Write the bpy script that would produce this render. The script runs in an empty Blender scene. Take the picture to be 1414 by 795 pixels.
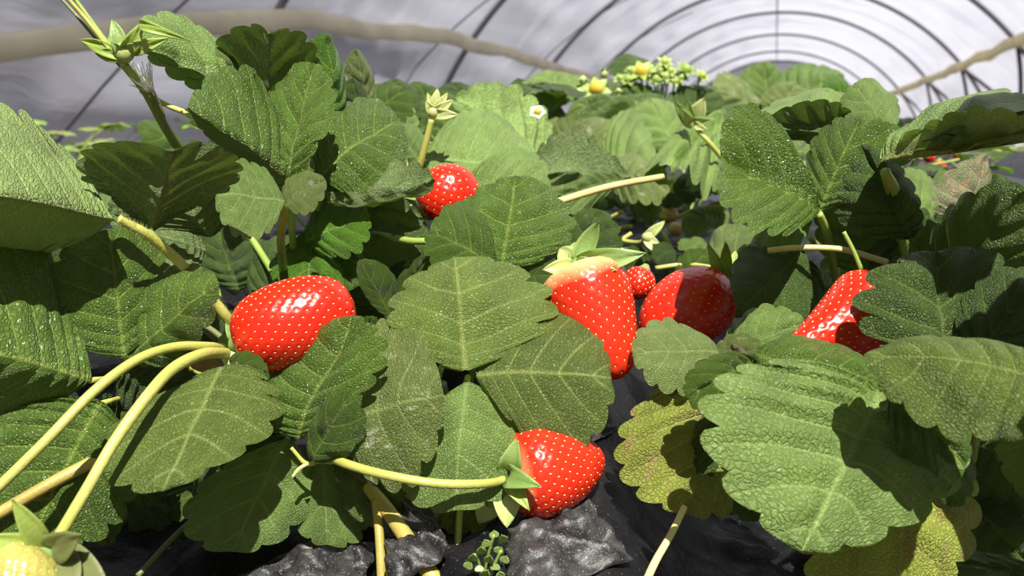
import bpy, math, random
import numpy as np
from mathutils import Vector, Matrix, noise

# ------------------------------------------------------------------ camera, sky, sun, exposure
SC = bpy.context.scene
COL = SC.collection
YAW, PITCH = math.radians(16.67), math.radians(10.03)
CAMZ = 0.45
cam_data = bpy.data.cameras.new('camera')
cam = bpy.data.objects.new('camera', cam_data)
COL.objects.link(cam)
cam.location = (0, 0, CAMZ)
cam.rotation_euler = (math.radians(90) - PITCH, 0, YAW)
cam_data.sensor_width = 36
cam_data.lens = 1200 / 1414 * 36
cam_data.clip_start = 0.01
cam_data.dof.use_dof = True
cam_data.dof.focus_distance = 0.37
cam_data.dof.aperture_fstop = 15
SC.camera = cam

RM = cam.rotation_euler.to_matrix()
def P(px, py, d):
    """point of the place seen at (px, py), d metres ahead of the lens"""
    return RM @ Vector(((px - 707) / 1200 * d, (397.5 - py) / 1200 * d, -d)) + Vector((0, 0, CAMZ))

SUN_TO = (RM @ Vector((0.10, 0.71, 0.66))).normalized()     # towards the sun
world = bpy.data.worlds.new('sky'); SC.world = world; world.use_nodes = True
wn = world.node_tree.nodes; wl = world.node_tree.links
sky = wn.new('ShaderNodeTexSky'); sky.sky_type = 'NISHITA'; sky.sun_disc = False
sky.sun_elevation = math.asin(SUN_TO.z); sky.sun_rotation = math.atan2(SUN_TO.x, SUN_TO.y)
sky.dust_density = 2.0
bg = wn['Background']; bg.inputs['Strength'].default_value = 0.038
hz = wn.new('ShaderNodeHueSaturation'); hz.inputs['Saturation'].default_value = 0.5      # thin haze
wl.new(sky.outputs[0], hz.inputs['Color']); wl.new(hz.outputs[0], bg.inputs[0])
sd = bpy.data.lights.new('sun', 'SUN'); sd.energy = 8.8; sd.angle = math.radians(0.53); sd.color = (1, 0.96, 0.88)
sun = bpy.data.objects.new('sun', sd); COL.objects.link(sun)
sun.rotation_euler = SUN_TO.to_track_quat('Z', 'Y').to_euler()
sun.location = (0, -3, 4)
SC.view_settings.view_transform = 'Standard'; SC.view_settings.look = 'None'
SC.view_settings.gamma = 1; SC.view_settings.use_curve_mapping = False
SC.view_settings.exposure = 0.0

rnd = random.Random(7)

# ------------------------------------------------------------------ helpers
def mesh_obj(name, verts, faces, mat=None, parent=None, smooth=True, uvs=None):
    me = bpy.data.meshes.new(name)
    me.from_pydata([tuple(v) for v in verts], [], faces)
    if smooth: me.polygons.foreach_set('use_smooth', [True] * len(me.polygons))
    if uvs:
        li = np.empty(len(me.loops), dtype=np.int32); me.loops.foreach_get('vertex_index', li)
        for nm, arr in uvs.items():
            lay = me.uv_layers.new(name=nm)
            lay.data.foreach_set('uv', np.asarray(arr, dtype=np.float32)[li].ravel())
    if mat: me.materials.append(mat)
    o = bpy.data.objects.new(name, me); COL.objects.link(o)
    if parent is not None: put_under(o, parent)
    return o

def put_under(o, parent):
    # meshes are written in world coordinates: shift them into the parent's frame
    top = parent
    off = Vector((0, 0, 0))
    while top is not None:
        off += Vector(top.location); top = top.parent
    o.data.transform(Matrix.Translation(-off))
    o.parent = parent

def empty(name, loc):
    o = bpy.data.objects.new(name, None); COL.objects.link(o)
    o.location = loc; o.empty_display_size = 0.02
    return o

def tag(o, label=None, cat=None, group=None, kind=None):
    if label: o['label'] = label
    if cat: o['category'] = cat
    if group: o['group'] = group
    if kind: o['kind'] = kind
    return o

def catmull(pts, n=8):
    pts = [Vector(p) for p in pts]
    if len(pts) < 3:
        return [pts[0].lerp(pts[-1], i / n) for i in range(n + 1)]
    e = [pts[0] * 2 - pts[1]] + pts + [pts[-1] * 2 - pts[-2]]
    out = []
    for k in range(1, len(e) - 2):
        a, b, c, d = e[k - 1], e[k], e[k + 1], e[k + 2]
        for i in range(n):
            t = i / n
            out.append(0.5 * ((2 * b) + (c - a) * t + (2 * a - 5 * b + 4 * c - d) * t * t + (3 * b - a - 3 * c + d) * t ** 3))
    out.append(pts[-1].copy())
    return out

def tube_data(path, rad, sides=10, base=0, cap=True):
    vs, fs = [], []
    n = len(path)
    up = Vector((0.13, 0.2, 1)).normalized()
    prev = None
    for i, p in enumerate(path):
        t = (path[min(i + 1, n - 1)] - path[max(i - 1, 0)])
        t = t.normalized() if t.length > 1e-9 else Vector((0, 0, 1))
        if prev is None: u = t.cross(up); u = u.normalized() if u.length > 1e-4 else t.orthogonal().normalized()
        else:
            u = prev - t * prev.dot(t); u.normalize()
        prev = u; w = t.cross(u)
        f = i / (n - 1)
        r = rad(f) if callable(rad) else rad
        for k in range(sides):
            a = 2 * math.pi * k / sides
            vs.append(p + (u * math.cos(a) + w * math.sin(a)) * r)
    for i in range(n - 1):
        for k in range(sides):
            k2 = (k + 1) % sides
            fs.append((base + i * sides + k, base + i * sides + k2, base + (i + 1) * sides + k2, base + (i + 1) * sides + k))
    if cap:
        fs.append(tuple(base + k for k in range(sides))[::-1])
        fs.append(tuple(base + (n - 1) * sides + k for k in range(sides)))
    return vs, fs

def tube(name, pts, rad, mat, parent=None, sides=10, n=8):
    vs, fs = tube_data(catmull(pts, n), rad, sides)
    return mesh_obj(name, vs, fs, mat, parent)

# ------------------------------------------------------------------ materials
def new_mat(name):
    m = bpy.data.materials.new(name); m.use_nodes = True
    nt = m.node_tree; nt.nodes.clear()
    return m, nt.nodes, nt.links
def node(N, t, **kw):
    n = N.new(t)
    for k, v in kw.items():
        if k.startswith('i_'):
            key = k[2:]; key = int(key) if key.isdigit() else key
            n.inputs[key].default_value = v
        else: setattr(n, k, v)
    return n
def mathn(N, L, op, a, b=None, c=None, clamp=False):
    n = N.new('ShaderNodeMath'); n.operation = op; n.use_clamp = clamp
    for i, v in enumerate((a, b, c)):
        if v is None: continue
        if isinstance(v, (int, float)): n.inputs[i].default_value = v
        else: L.new(v, n.inputs[i])
    return n.outputs[0]
def mixc(N, L, fac, a, b, mode='MIX'):
    n = N.new('ShaderNodeMix'); n.data_type = 'RGBA'; n.blend_type = mode
    for i, v in ((0, fac), (6, a), (7, b)):
        if isinstance(v, (int, float)): n.inputs[i].default_value = v
        elif isinstance(v, tuple): n.inputs[i].default_value = (*v, 1) if len(v) == 3 else v
        else: L.new(v, n.inputs[i])
    return n.outputs[2]

def leaf_material(name, top, under, vein, rough=0.42, trans=0.22, tcol=(0.25, 0.42, 0.05), spots=0.0, spotc=(0.35, 0.28, 0.12), bumpk=1.0, haze=0.0):
    m, N, L = new_mat(name)
    out = node(N, 'ShaderNodeOutputMaterial')
    uv1 = node(N, 'ShaderNodeUVMap', uv_map='veins'); uv2 = node(N, 'ShaderNodeUVMap', uv_map='blade')
    s1 = node(N, 'ShaderNodeSeparateXYZ'); L.new(uv1.outputs[0], s1.inputs[0])
    s2 = node(N, 'ShaderNodeSeparateXYZ'); L.new(uv2.outputs[0], s2.inputs[0])
    fr = mathn(N, L, 'FRACT', s1.outputs[0])
    dv = mathn(N, L, 'ABSOLUTE', mathn(N, L, 'SUBTRACT', fr, 0.5))
    wid = mathn(N, L, 'MULTIPLY_ADD', s1.outputs[1], -0.035, 0.085)
    vein_side = mathn(N, L, 'SUBTRACT', 1.0, mathn(N, L, 'DIVIDE', dv, wid), clamp=True)
    mid = mathn(N, L, 'SUBTRACT', 1.0, mathn(N, L, 'DIVIDE', mathn(N, L, 'ABSOLUTE', s2.outputs[0]), mathn(N, L, 'MULTIPLY_ADD', s2.outputs[1], -0.03, 0.055)), clamp=True)
    fade = mathn(N, L, 'MULTIPLY_ADD', s1.outputs[1], -0.55, 0.95)
    vmask = mathn(N, L, 'MAXIMUM', mathn(N, L, 'MULTIPLY', vein_side, fade), mid)
    # fine net of veins
    tc = node(N, 'ShaderNodeVectorMath', operation='MULTIPLY'); L.new(uv2.outputs[0], tc.inputs[0]); tc.inputs[1].default_value = (0.5, 1, 1)
    nz = node(N, 'ShaderNodeTexNoise'); nz.inputs['Scale'].default_value = 9; L.new(tc.outputs[0], nz.inputs['Vector'])
    mixv = node(N, 'ShaderNodeVectorMath', operation='MULTIPLY_ADD'); L.new(nz.outputs['Color'], mixv.inputs[0]); mixv.inputs[1].default_value = (0.05, 0.05, 0); L.new(tc.outputs[0], mixv.inputs[2])
    vo = node(N, 'ShaderNodeTexVoronoi', feature='DISTANCE_TO_EDGE'); vo.inputs['Scale'].default_value = 42; L.new(mixv.outputs[0], vo.inputs['Vector'])
    cell = mathn(N, L, 'MULTIPLY', vo.outputs['Distance'], 5.0, clamp=True)
    vo2 = node(N, 'ShaderNodeTexVoronoi', feature='DISTANCE_TO_EDGE'); vo2.inputs['Scale'].default_value = 105; L.new(mixv.outputs[0], vo2.inputs['Vector'])
    cell2 = mathn(N, L, 'MULTIPLY', vo2.outputs['Distance'], 4.0, clamp=True)
    relief = mathn(N, L, 'ADD', mathn(N, L, 'MULTIPLY', cell, 0.7), mathn(N, L, 'MULTIPLY', cell2, 0.25))
    geo = node(N, 'ShaderNodeNewGeometry')
    oi = node(N, 'ShaderNodeObjectInfo')
    big = node(N, 'ShaderNodeTexNoise'); big.inputs['Scale'].default_value = 3.2; big.inputs['Detail'].default_value = 3
    addr = node(N, 'ShaderNodeVectorMath', operation='ADD'); L.new(uv2.outputs[0], addr.inputs[0]); L.new(oi.outputs['Random'], addr.inputs[1]); L.new(addr.outputs[0], big.inputs['Vector'])
    var = mathn(N, L, 'MULTIPLY_ADD', big.outputs['Fac'], 0.9, 0.55)
    dark = tuple(c * 0.84 for c in top)
    ctop = mixc(N, L, cell, dark, top)
    ctop = mixc(N, L, 1.0, ctop, mathn(N, L, 'MULTIPLY', var, mathn(N, L, 'MULTIPLY_ADD', oi.outputs['Random'], 0.35, 0.84)), 'MULTIPLY')
    ctop = mixc(N, L, mathn(N, L, 'MULTIPLY', vmask, 0.8), ctop, vein)
    uvn = tuple(min(1, c * 1.35 + 0.05) for c in under)
    cund = mixc(N, L, cell, uvn, under)
    cund = mixc(N, L, 1.0, cund, var, 'MULTIPLY')
    cund = mixc(N, L, mathn(N, L, 'MULTIPLY', vmask, 0.9), cund, tuple(min(1, c * 1.5 + 0.03) for c in under))
    col = mixc(N, L, geo.outputs['Backfacing'], ctop, cund)
    if spots > 0:
        sp = node(N, 'ShaderNodeTexNoise'); sp.inputs['Scale'].default_value = 6; sp.inputs['Detail'].default_value = 5; L.new(addr.outputs[0], sp.inputs['Vector'])
        r = node(N, 'ShaderNodeValToRGB'); r.color_ramp.elements[0].position = 0.60 - 0.1 * spots; r.color_ramp.elements[1].position = 0.72 - 0.1 * spots
        L.new(sp.outputs['Fac'], r.inputs[0])
        col = mixc(N, L, r.outputs[0], col, spotc)
    b = node(N, 'ShaderNodeBsdfPrincipled')
    L.new(col, b.inputs['Base Color'])
    rg = mathn(N, L, 'MULTIPLY_ADD', geo.outputs['Backfacing'], 0.25, rough, clamp=True)
    L.new(rg, b.inputs['Roughness'])
    b.inputs['Specular IOR Level'].default_value = 0.5
    if haze > 0:
        b.inputs['Sheen Weight'].default_value = haze; b.inputs['Sheen Roughness'].default_value = 0.4
    bm = node(N, 'ShaderNodeBump'); bm.inputs['Distance'].default_value = 0.00075 * bumpk; bm.inputs['Strength'].default_value = 0.9
    L.new(mathn(N, L, 'SUBTRACT', relief, mathn(N, L, 'MULTIPLY', vmask, 0.8)), bm.inputs['Height'])
    L.new(bm.outputs[0], b.inputs['Normal'])
    tr = node(N, 'ShaderNodeBsdfTranslucent'); tr.inputs[0].default_value = (*tcol, 1)
    L.new(bm.outputs[0], tr.inputs['Normal'])
    mx = node(N, 'ShaderNodeMixShader'); mx.inputs[0].default_value = trans
    L.new(b.outputs[0], mx.inputs[1]); L.new(tr.outputs[0], mx.inputs[2]); L.new(mx.outputs[0], out.inputs[0])
    return m

LM = {
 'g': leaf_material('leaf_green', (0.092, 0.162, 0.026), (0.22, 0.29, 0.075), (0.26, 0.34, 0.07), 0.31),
 'd': leaf_material('leaf_dark_shaded', (0.052, 0.092, 0.016), (0.10, 0.15, 0.035), (0.13, 0.19, 0.04), 0.42, 0.13),  # darkened copy of the green; shade under the canopy put into its colour
 'b': leaf_material('leaf_fresh_green', (0.10, 0.225, 0.022), (0.22, 0.33, 0.08), (0.30, 0.45, 0.10), 0.33, 0.28, (0.25, 0.5, 0.04)),
 'o': leaf_material('leaf_olive', (0.100, 0.148, 0.024), (0.24, 0.30, 0.08), (0.27, 0.32, 0.09), 0.42, 0.2, bumpk=0.7),
 'p': leaf_material('leaf_pale', (0.235, 0.33, 0.10), (0.34, 0.41, 0.13), (0.42, 0.50, 0.18), 0.52, 0.25, (0.35, 0.5, 0.10), bumpk=1.2),
 'l': leaf_material('leaf_light', (0.170, 0.262, 0.062), (0.28, 0.36, 0.11), (0.30, 0.42, 0.13), 0.46, 0.25, (0.3, 0.5, 0.08), bumpk=0.8),
 'y': leaf_material('leaf_yellowing', (0.30, 0.35, 0.055), (0.36, 0.38, 0.10), (0.45, 0.45, 0.14), 0.5, 0.25, (0.45, 0.45, 0.06), 0.5, (0.30, 0.24, 0.08), bumpk=1.1),
 'w': leaf_material('leaf_withered', (0.20, 0.22, 0.11), (0.36, 0.37, 0.20), (0.45, 0.44, 0.25), 0.7, 0.15, (0.4, 0.4, 0.1), 1.0, (0.38, 0.27, 0.16)),
 'k': leaf_material('leaf_dusty', (0.15, 0.20, 0.05), (0.25, 0.31, 0.11), (0.27, 0.33, 0.11), 0.45, 0.2, (0.3, 0.4, 0.08), 0.12, (0.34, 0.37, 0.24)),
}

def stalk_material(name, c1, c2, rough=0.45):
    m, N, L = new_mat(name)
    out = node(N, 'ShaderNodeOutputMaterial'); b = node(N, 'ShaderNodeBsdfPrincipled')
    tc = node(N, 'ShaderNodeTexCoord'); n = node(N, 'ShaderNodeTexNoise'); n.inputs['Scale'].default_value = 45; n.inputs['Detail'].default_value = 4
    L.new(tc.outputs['Object'], n.inputs['Vector'])
    r = node(N, 'ShaderNodeValToRGB'); r.color_ramp.elements[0].position = 0.35; r.color_ramp.elements[1].position = 0.65
    r.color_ramp.elements[0].color = (*c1, 1); r.color_ramp.elements[1].color = (*c2, 1)
    L.new(n.outputs['Fac'], r.inputs[0]); L.new(r.outputs[0], b.inputs['Base Color'])
    b.inputs['Roughness'].default_value = rough
    b.inputs['Subsurface Weight'].default_value = 0.15; b.inputs['Subsurface Radius'].default_value = (0.002, 0.003, 0.001); b.inputs['Subsurface Scale'].default_value = 1
    bp = node(N, 'ShaderNodeBump'); bp.inputs['Distance'].default_value = 0.0004; bp.inputs['Strength'].default_value = 0.5
    n2 = node(N, 'ShaderNodeTexNoise'); n2.inputs['Scale'].default_value = 700; L.new(tc.outputs['Object'], n2.inputs['Vector'])
    L.new(n2.outputs['Fac'], bp.inputs['Height']); L.new(bp.outputs[0], b.inputs['Normal'])
    L.new(b.outputs[0], out.inputs[0])
    return m
ST = {
 'g': stalk_material('stalk_green', (0.24, 0.34, 0.06), (0.34, 0.43, 0.10)),
 'y': stalk_material('stalk_yellow_green', (0.38, 0.40, 0.08), (0.50, 0.50, 0.14)),
 'o': stalk_material('stalk_ochre', (0.36, 0.28, 0.06), (0.46, 0.38, 0.10)),
 'c': stalk_material('stalk_cream', (0.55, 0.50, 0.16), (0.66, 0.62, 0.28)),
 'd': stalk_material('stalk_dull', (0.12, 0.15, 0.05), (0.20, 0.20, 0.08)),
 's': stalk_material('sepal_green', (0.16, 0.26, 0.06), (0.28, 0.38, 0.12)),
 'v': stalk_material('sepal_pale', (0.36, 0.44, 0.14), (0.50, 0.55, 0.22)),
 'x': stalk_material('dried_brown', (0.24, 0.10, 0.04), (0.45, 0.26, 0.12), 0.7),
 'f': stalk_material('flower_yellow', (0.62, 0.42, 0.04), (0.70, 0.55, 0.08)),
 'h': stalk_material('petal_white', (0.75, 0.75, 0.70), (0.85, 0.85, 0.80)),
}

def fruit_material(name, red, pale, pale_end, pale_soft):
    m, N, L = new_mat(name)
    out = node(N, 'ShaderNodeOutputMaterial'); b = node(N, 'ShaderNodeBsdfPrincipled')
    uv = node(N, 'ShaderNodeUVMap', uv_map='skin'); s = node(N, 'ShaderNodeSeparateXYZ'); L.new(uv.outputs[0], s.inputs[0])
    tc = node(N, 'ShaderNodeTexCoord')
    nz = node(N, 'ShaderNodeTexNoise'); nz.inputs['Scale'].default_value = 60; L.new(tc.outputs['Object'], nz.inputs['Vector'])
    tt = mathn(N, L, 'MULTIPLY_ADD', nz.outputs['Fac'], 0.16, mathn(N, L, 'SUBTRACT', s.outputs[0], 0.08))
    f = mathn(N, L, 'DIVIDE', mathn(N, L, 'SUBTRACT', tt, pale_end), max(pale_soft, 0.01), clamp=True)
    nz2 = node(N, 'ShaderNodeTexNoise'); nz2.inputs['Scale'].default_value = 35; L.new(tc.outputs['Object'], nz2.inputs['Vector'])
    red2 = mixc(N, L, nz2.outputs['Fac'], tuple(c * 0.75 for c in red), red)
    c = mixc(N, L, f, pale, red2)
    L.new(c, b.inputs['Base Color'])
    b.inputs['Roughness'].default_value = 0.24; b.inputs['Specular IOR Level'].default_value = 0.55
    b.inputs['Subsurface Weight'].default_value = 0.25; b.inputs['Subsurface Radius'].default_value = (0.004, 0.0012, 0.0008); b.inputs['Subsurface Scale'].default_value = 1
    bp = node(N, 'ShaderNodeBump'); bp.inputs['Distance'].default_value = 0.0003; bp.inputs['Strength'].default_value = 0.35
    n2 = node(N, 'ShaderNodeTexNoise'); n2.inputs['Scale'].default_value = 420; L.new(tc.outputs['Object'], n2.inputs['Vector'])
    L.new(n2.outputs['Fac'], bp.inputs['Height']); L.new(bp.outputs[0], b.inputs['Normal'])
    L.new(b.outputs[0], out.inputs[0])
    return m
FM = {
 'red': fruit_material('strawberry_skin', (0.70, 0.022, 0.008), (0.75, 0.25, 0.10), -0.2, 0.1),
 'shoulder': fruit_material('strawberry_skin_pale_shoulder', (0.72, 0.030, 0.010), (0.80, 0.58, 0.26), 0.05, 0.16),
 'shoulder_small': fruit_material('strawberry_skin_small_shoulder', (0.72, 0.030, 0.010), (0.82, 0.50, 0.22), -0.04, 0.14),
 'unripe': fruit_material('strawberry_skin_unripe', (0.42, 0.32, 0.06), (0.42, 0.38, 0.10), 0.3, 0.4),
 'blush': fruit_material('strawberry_skin_blush', (0.72, 0.36, 0.16), (0.75, 0.70, 0.35), 0.3, 0.4),
}
achene_mat = stalk_material('achene', (0.80, 0.50, 0.10), (0.92, 0.72, 0.28), 0.35)

def plain(name, col, rough=0.5, metal=0.0):
    m, N, L = new_mat(name)
    out = node(N, 'ShaderNodeOutputMaterial'); b = node(N, 'ShaderNodeBsdfPrincipled')
    tc = node(N, 'ShaderNodeTexCoord'); n = node(N, 'ShaderNodeTexNoise'); n.inputs['Scale'].default_value = 6; n.inputs['Detail'].default_value = 4
    L.new(tc.outputs['Object'], n.inputs['Vector'])
    L.new(mixc(N, L, n.outputs['Fac'], tuple(c * 0.75 for c in col), tuple(min(1, c * 1.2) for c in col)), b.inputs['Base Color'])
    b.inputs['Roughness'].default_value = rough; b.inputs['Metallic'].default_value = metal
    L.new(b.outputs[0], out.inputs[0]); return m
M_steel = plain('galvanised_steel', (0.20, 0.19, 0.20), 0.5, 0.3)
M_rope = plain('dark_rope', (0.10, 0.09, 0.10), 0.8)

def film_material():
    m, N, L = new_mat('polythene_film')
    out = node(N, 'ShaderNodeOutputMaterial')
    tc = node(N, 'ShaderNodeTexCoord'); mp = node(N, 'ShaderNodeMapping'); mp.inputs['Scale'].default_value = (1.0, 0.9, 2.6)
    L.new(tc.outputs['Object'], mp.inputs[0])
    n = node(N, 'ShaderNodeTexNoise'); n.inputs['Scale'].default_value = 1.6; n.inputs['Detail'].default_value = 5; L.new(mp.outputs[0], n.inputs['Vector'])
    c = mixc(N, L, n.outputs['Fac'], (0.68, 0.70, 0.85), (0.80, 0.80, 0.89))
    d = node(N, 'ShaderNodeBsdfDiffuse'); t = node(N, 'ShaderNodeBsdfTranslucent'); g = node(N, 'ShaderNodeBsdfGlossy'); g.inputs['Roughness'].default_value = 0.35
    tp = node(N, 'ShaderNodeBsdfTransparent'); tp.inputs[0].default_value = (0.95, 0.96, 1, 1)
    bp = node(N, 'ShaderNodeBump'); bp.inputs['Distance'].default_value = 0.012; bp.inputs['Strength'].default_value = 0.5
    n3 = node(N, 'ShaderNodeTexNoise'); n3.inputs['Scale'].default_value = 3.0; n3.inputs['Detail'].default_value = 6; n3.inputs['Distortion'].default_value = 1.0; L.new(mp.outputs[0], n3.inputs['Vector'])
    L.new(n3.outputs['Fac'], bp.inputs['Height'])
    for x in (d, t, g): L.new(bp.outputs[0], x.inputs['Normal'])
    L.new(c, d.inputs[0]); L.new(c, t.inputs[0])
    a = node(N, 'ShaderNodeMixShader'); a.inputs[0].default_value = 0.56; L.new(d.outputs[0], a.inputs[1]); L.new(t.outputs[0], a.inputs[2])
    b = node(N, 'ShaderNodeMixShader'); b.inputs[0].default_value = 0.06; L.new(a.outputs[0], b.inputs[1]); L.new(g.outputs[0], b.inputs[2])
    e = node(N, 'ShaderNodeMixShader'); e.inputs[0].default_value = 0.07; L.new(b.outputs[0], e.inputs[1]); L.new(tp.outputs[0], e.inputs[2])
    L.new(e.outputs[0], out.inputs[0]); return m
M_film = film_material()

def roll_material(name, c):
    m, N, L = new_mat(name); out = node(N, 'ShaderNodeOutputMaterial')
    d = node(N, 'ShaderNodeBsdfDiffuse'); t = node(N, 'ShaderNodeBsdfTranslucent'); tc = node(N, 'ShaderNodeTexCoord')
    n = node(N, 'ShaderNodeTexNoise'); n.inputs['Scale'].default_value = 5; n.inputs['Detail'].default_value = 5; L.new(tc.outputs['Object'], n.inputs['Vector'])
    k = mixc(N, L, n.outputs['Fac'], tuple(v * .7 for v in c), tuple(min(1, v * 1.15) for v in c))
    L.new(k, d.inputs[0]); L.new(k, t.inputs[0])
    x = node(N, 'ShaderNodeMixShader'); x.inputs[0].default_value = .6; L.new(d.outputs[0], x.inputs[1]); L.new(t.outputs[0], x.inputs[2]); L.new(x.outputs[0], out.inputs[0])
    return m
M_roll = {'left': roll_material('rolled_film_tan', (0.90, 0.83, 0.68)), 'right': roll_material('rolled_film_cream', (0.90, 0.82, 0.60))}
def mulch_material():
    m, N, L = new_mat('black_plastic_mulch')
    out = node(N, 'ShaderNodeOutputMaterial'); b = node(N, 'ShaderNodeBsdfPrincipled')
    tc = node(N, 'ShaderNodeTexCoord')
    n = node(N, 'ShaderNodeTexNoise'); n.inputs['Scale'].default_value = 20; n.inputs['Detail'].default_value = 8; n.inputs['Roughness'].default_value = 0.7; L.new(tc.outputs['Object'], n.inputs['Vector'])
    r = node(N, 'ShaderNodeValToRGB'); e = r.color_ramp.elements
    e[0].position = 0.42; e[0].color = (0.004, 0.004, 0.005, 1); e[1].position = 0.80; e[1].color = (0.022, 0.021, 0.023, 1)
    L.new(n.outputs['Fac'], r.inputs[0])
    v = node(N, 'ShaderNodeTexNoise'); v.inputs['Scale'].default_value = 800; v.inputs['Detail'].default_value = 3; L.new(tc.outputs['Object'], v.inputs['Vector'])
    r2 = node(N, 'ShaderNodeValToRGB'); r2.color_ramp.elements[0].position = 0.66; r2.color_ramp.elements[1].position = 0.72
    L.new(v.outputs['Fac'], r2.inputs[0])
    c = mixc(N, L, mathn(N, L, 'MULTIPLY', r2.outputs[0], mathn(N, L, 'MULTIPLY', n.outputs['Fac'], 0.7)), r.outputs[0], (0.32, 0.28, 0.22))
    L.new(c, b.inputs['Base Color'])
    L.new(mathn(N, L, 'MULTIPLY_ADD', n.outputs['Fac'], 0.5, 0.16, clamp=True), b.inputs['Roughness']); b.inputs['Specular IOR Level'].default_value = 0.2
    bp = node(N, 'ShaderNodeBump'); bp.inputs['Distance'].default_value = 0.0015; bp.inputs['Strength'].default_value = 0.7
    n4 = node(N, 'ShaderNodeTexNoise'); n4.inputs['Scale'].default_value = 130; n4.inputs['Detail'].default_value = 6; L.new(tc.outputs['Object'], n4.inputs['Vector'])
    L.new(n4.outputs['Fac'], bp.inputs['Height']); L.new(bp.outputs[0], b.inputs['Normal'])
    L.new(b.outputs[0], out.inputs[0]); return m
M_mulch = mulch_material()
M_soil = plain('soil', (0.10, 0.07, 0.045), 0.9)

# ------------------------------------------------------------------ setting: soil, mulched beds, tunnel
VX, VY = -math.sin(YAW), math.cos(YAW)
def ground_z(x, y):
    h = x * VX + y * VY
    z = 0
    for c, w in ((0.0, 0.62), (-1.55, 0.42), (1.6, 0.42)):
        a = abs(x - c)
        t = 1 - min(max((a - w + 0.08) / 0.26, 0), 1)
        t = t * t * (3 - 2 * t)
        z = max(z, 0.345 * t)
    if h < 0.53:
        e = 0.31 * (0.53 - h) if h > 0.28 else 0.31 * 0.25 + 1.1 * (0.28 - h)
        z = max(0.0, z - e)
    if z > 0.05 and h < 0.75:      # the shoulder sinks away to the right of the lowest strawberry
        t = min(max((x * VY - y * VX - 0.035) / 0.07, 0), 1); t = t * t * (3 - 2 * t)
        u = min(max((-(x * VY - y * VX) - 0.02) / 0.05, 0), 1)
        z -= (0.055 * t + 0.028 * u) * min(1, (0.75 - h) / 0.2)
    return z
def crumple(x, y):
    p = Vector((x * 9, y * 9, 3.1))
    a = noise.noise(p) * 0.5
    q = Vector((x * 22 + 4, y * 22, 1.0))
    b = 1 - abs(noise.noise(q)) * 2
    q2 = Vector((x * 55, y * 48 + 9, 5.0))
    c = 1 - abs(noise.noise(q2)) * 2
    return 0.010 * a + 0.008 * b + 0.003 * c
def G(px, py, lift=0.0):
    '''where the line of sight through a pixel meets the mulched bed, raised by lift'''
    d = 0.2
    while d < 2:
        p = P(px, py, d)
        if p.z <= ground_z(p.x, p.y) + crumple(p.x, p.y) + lift: return p
        d += 0.002
    return P(px, py, 1)
def build_ground():
    big = [(-30, -20, -0.01), (30, -20, -0.01), (30, 60, -0.01), (-30, 60, -0.01)]
    o = mesh_obj('soil', big, [(0, 1, 2, 3)], M_soil); tag(o, kind='structure')
    xs = list(np.concatenate([np.linspace(-2.4, -0.6, 40, endpoint=False), np.linspace(-0.6, 0.9, 240), np.linspace(0.92, 2.4, 34)]))
    ys = list(np.concatenate([np.linspace(0.0, 1.3, 210, endpoint=False), np.linspace(1.3, 20, 110)]))
    nx = len(xs); vs = []; fs = []
    for y in ys:
        for x in xs:
            z = ground_z(x, y)
            near = 1.0 if y < 1.4 else 0.5
            vs.append((x, y, z + crumple(x, y) * near * (1 if z > 0.02 else 0.3)))
    for j in range(len(ys) - 1):
        for i in range(nx - 1):
            a = j * nx + i; fs.append((a, a + 1, a + nx + 1, a + nx))
    o = mesh_obj('plastic_mulch', vs, fs, M_mulch); tag(o, kind='structure')
build_ground()

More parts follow.
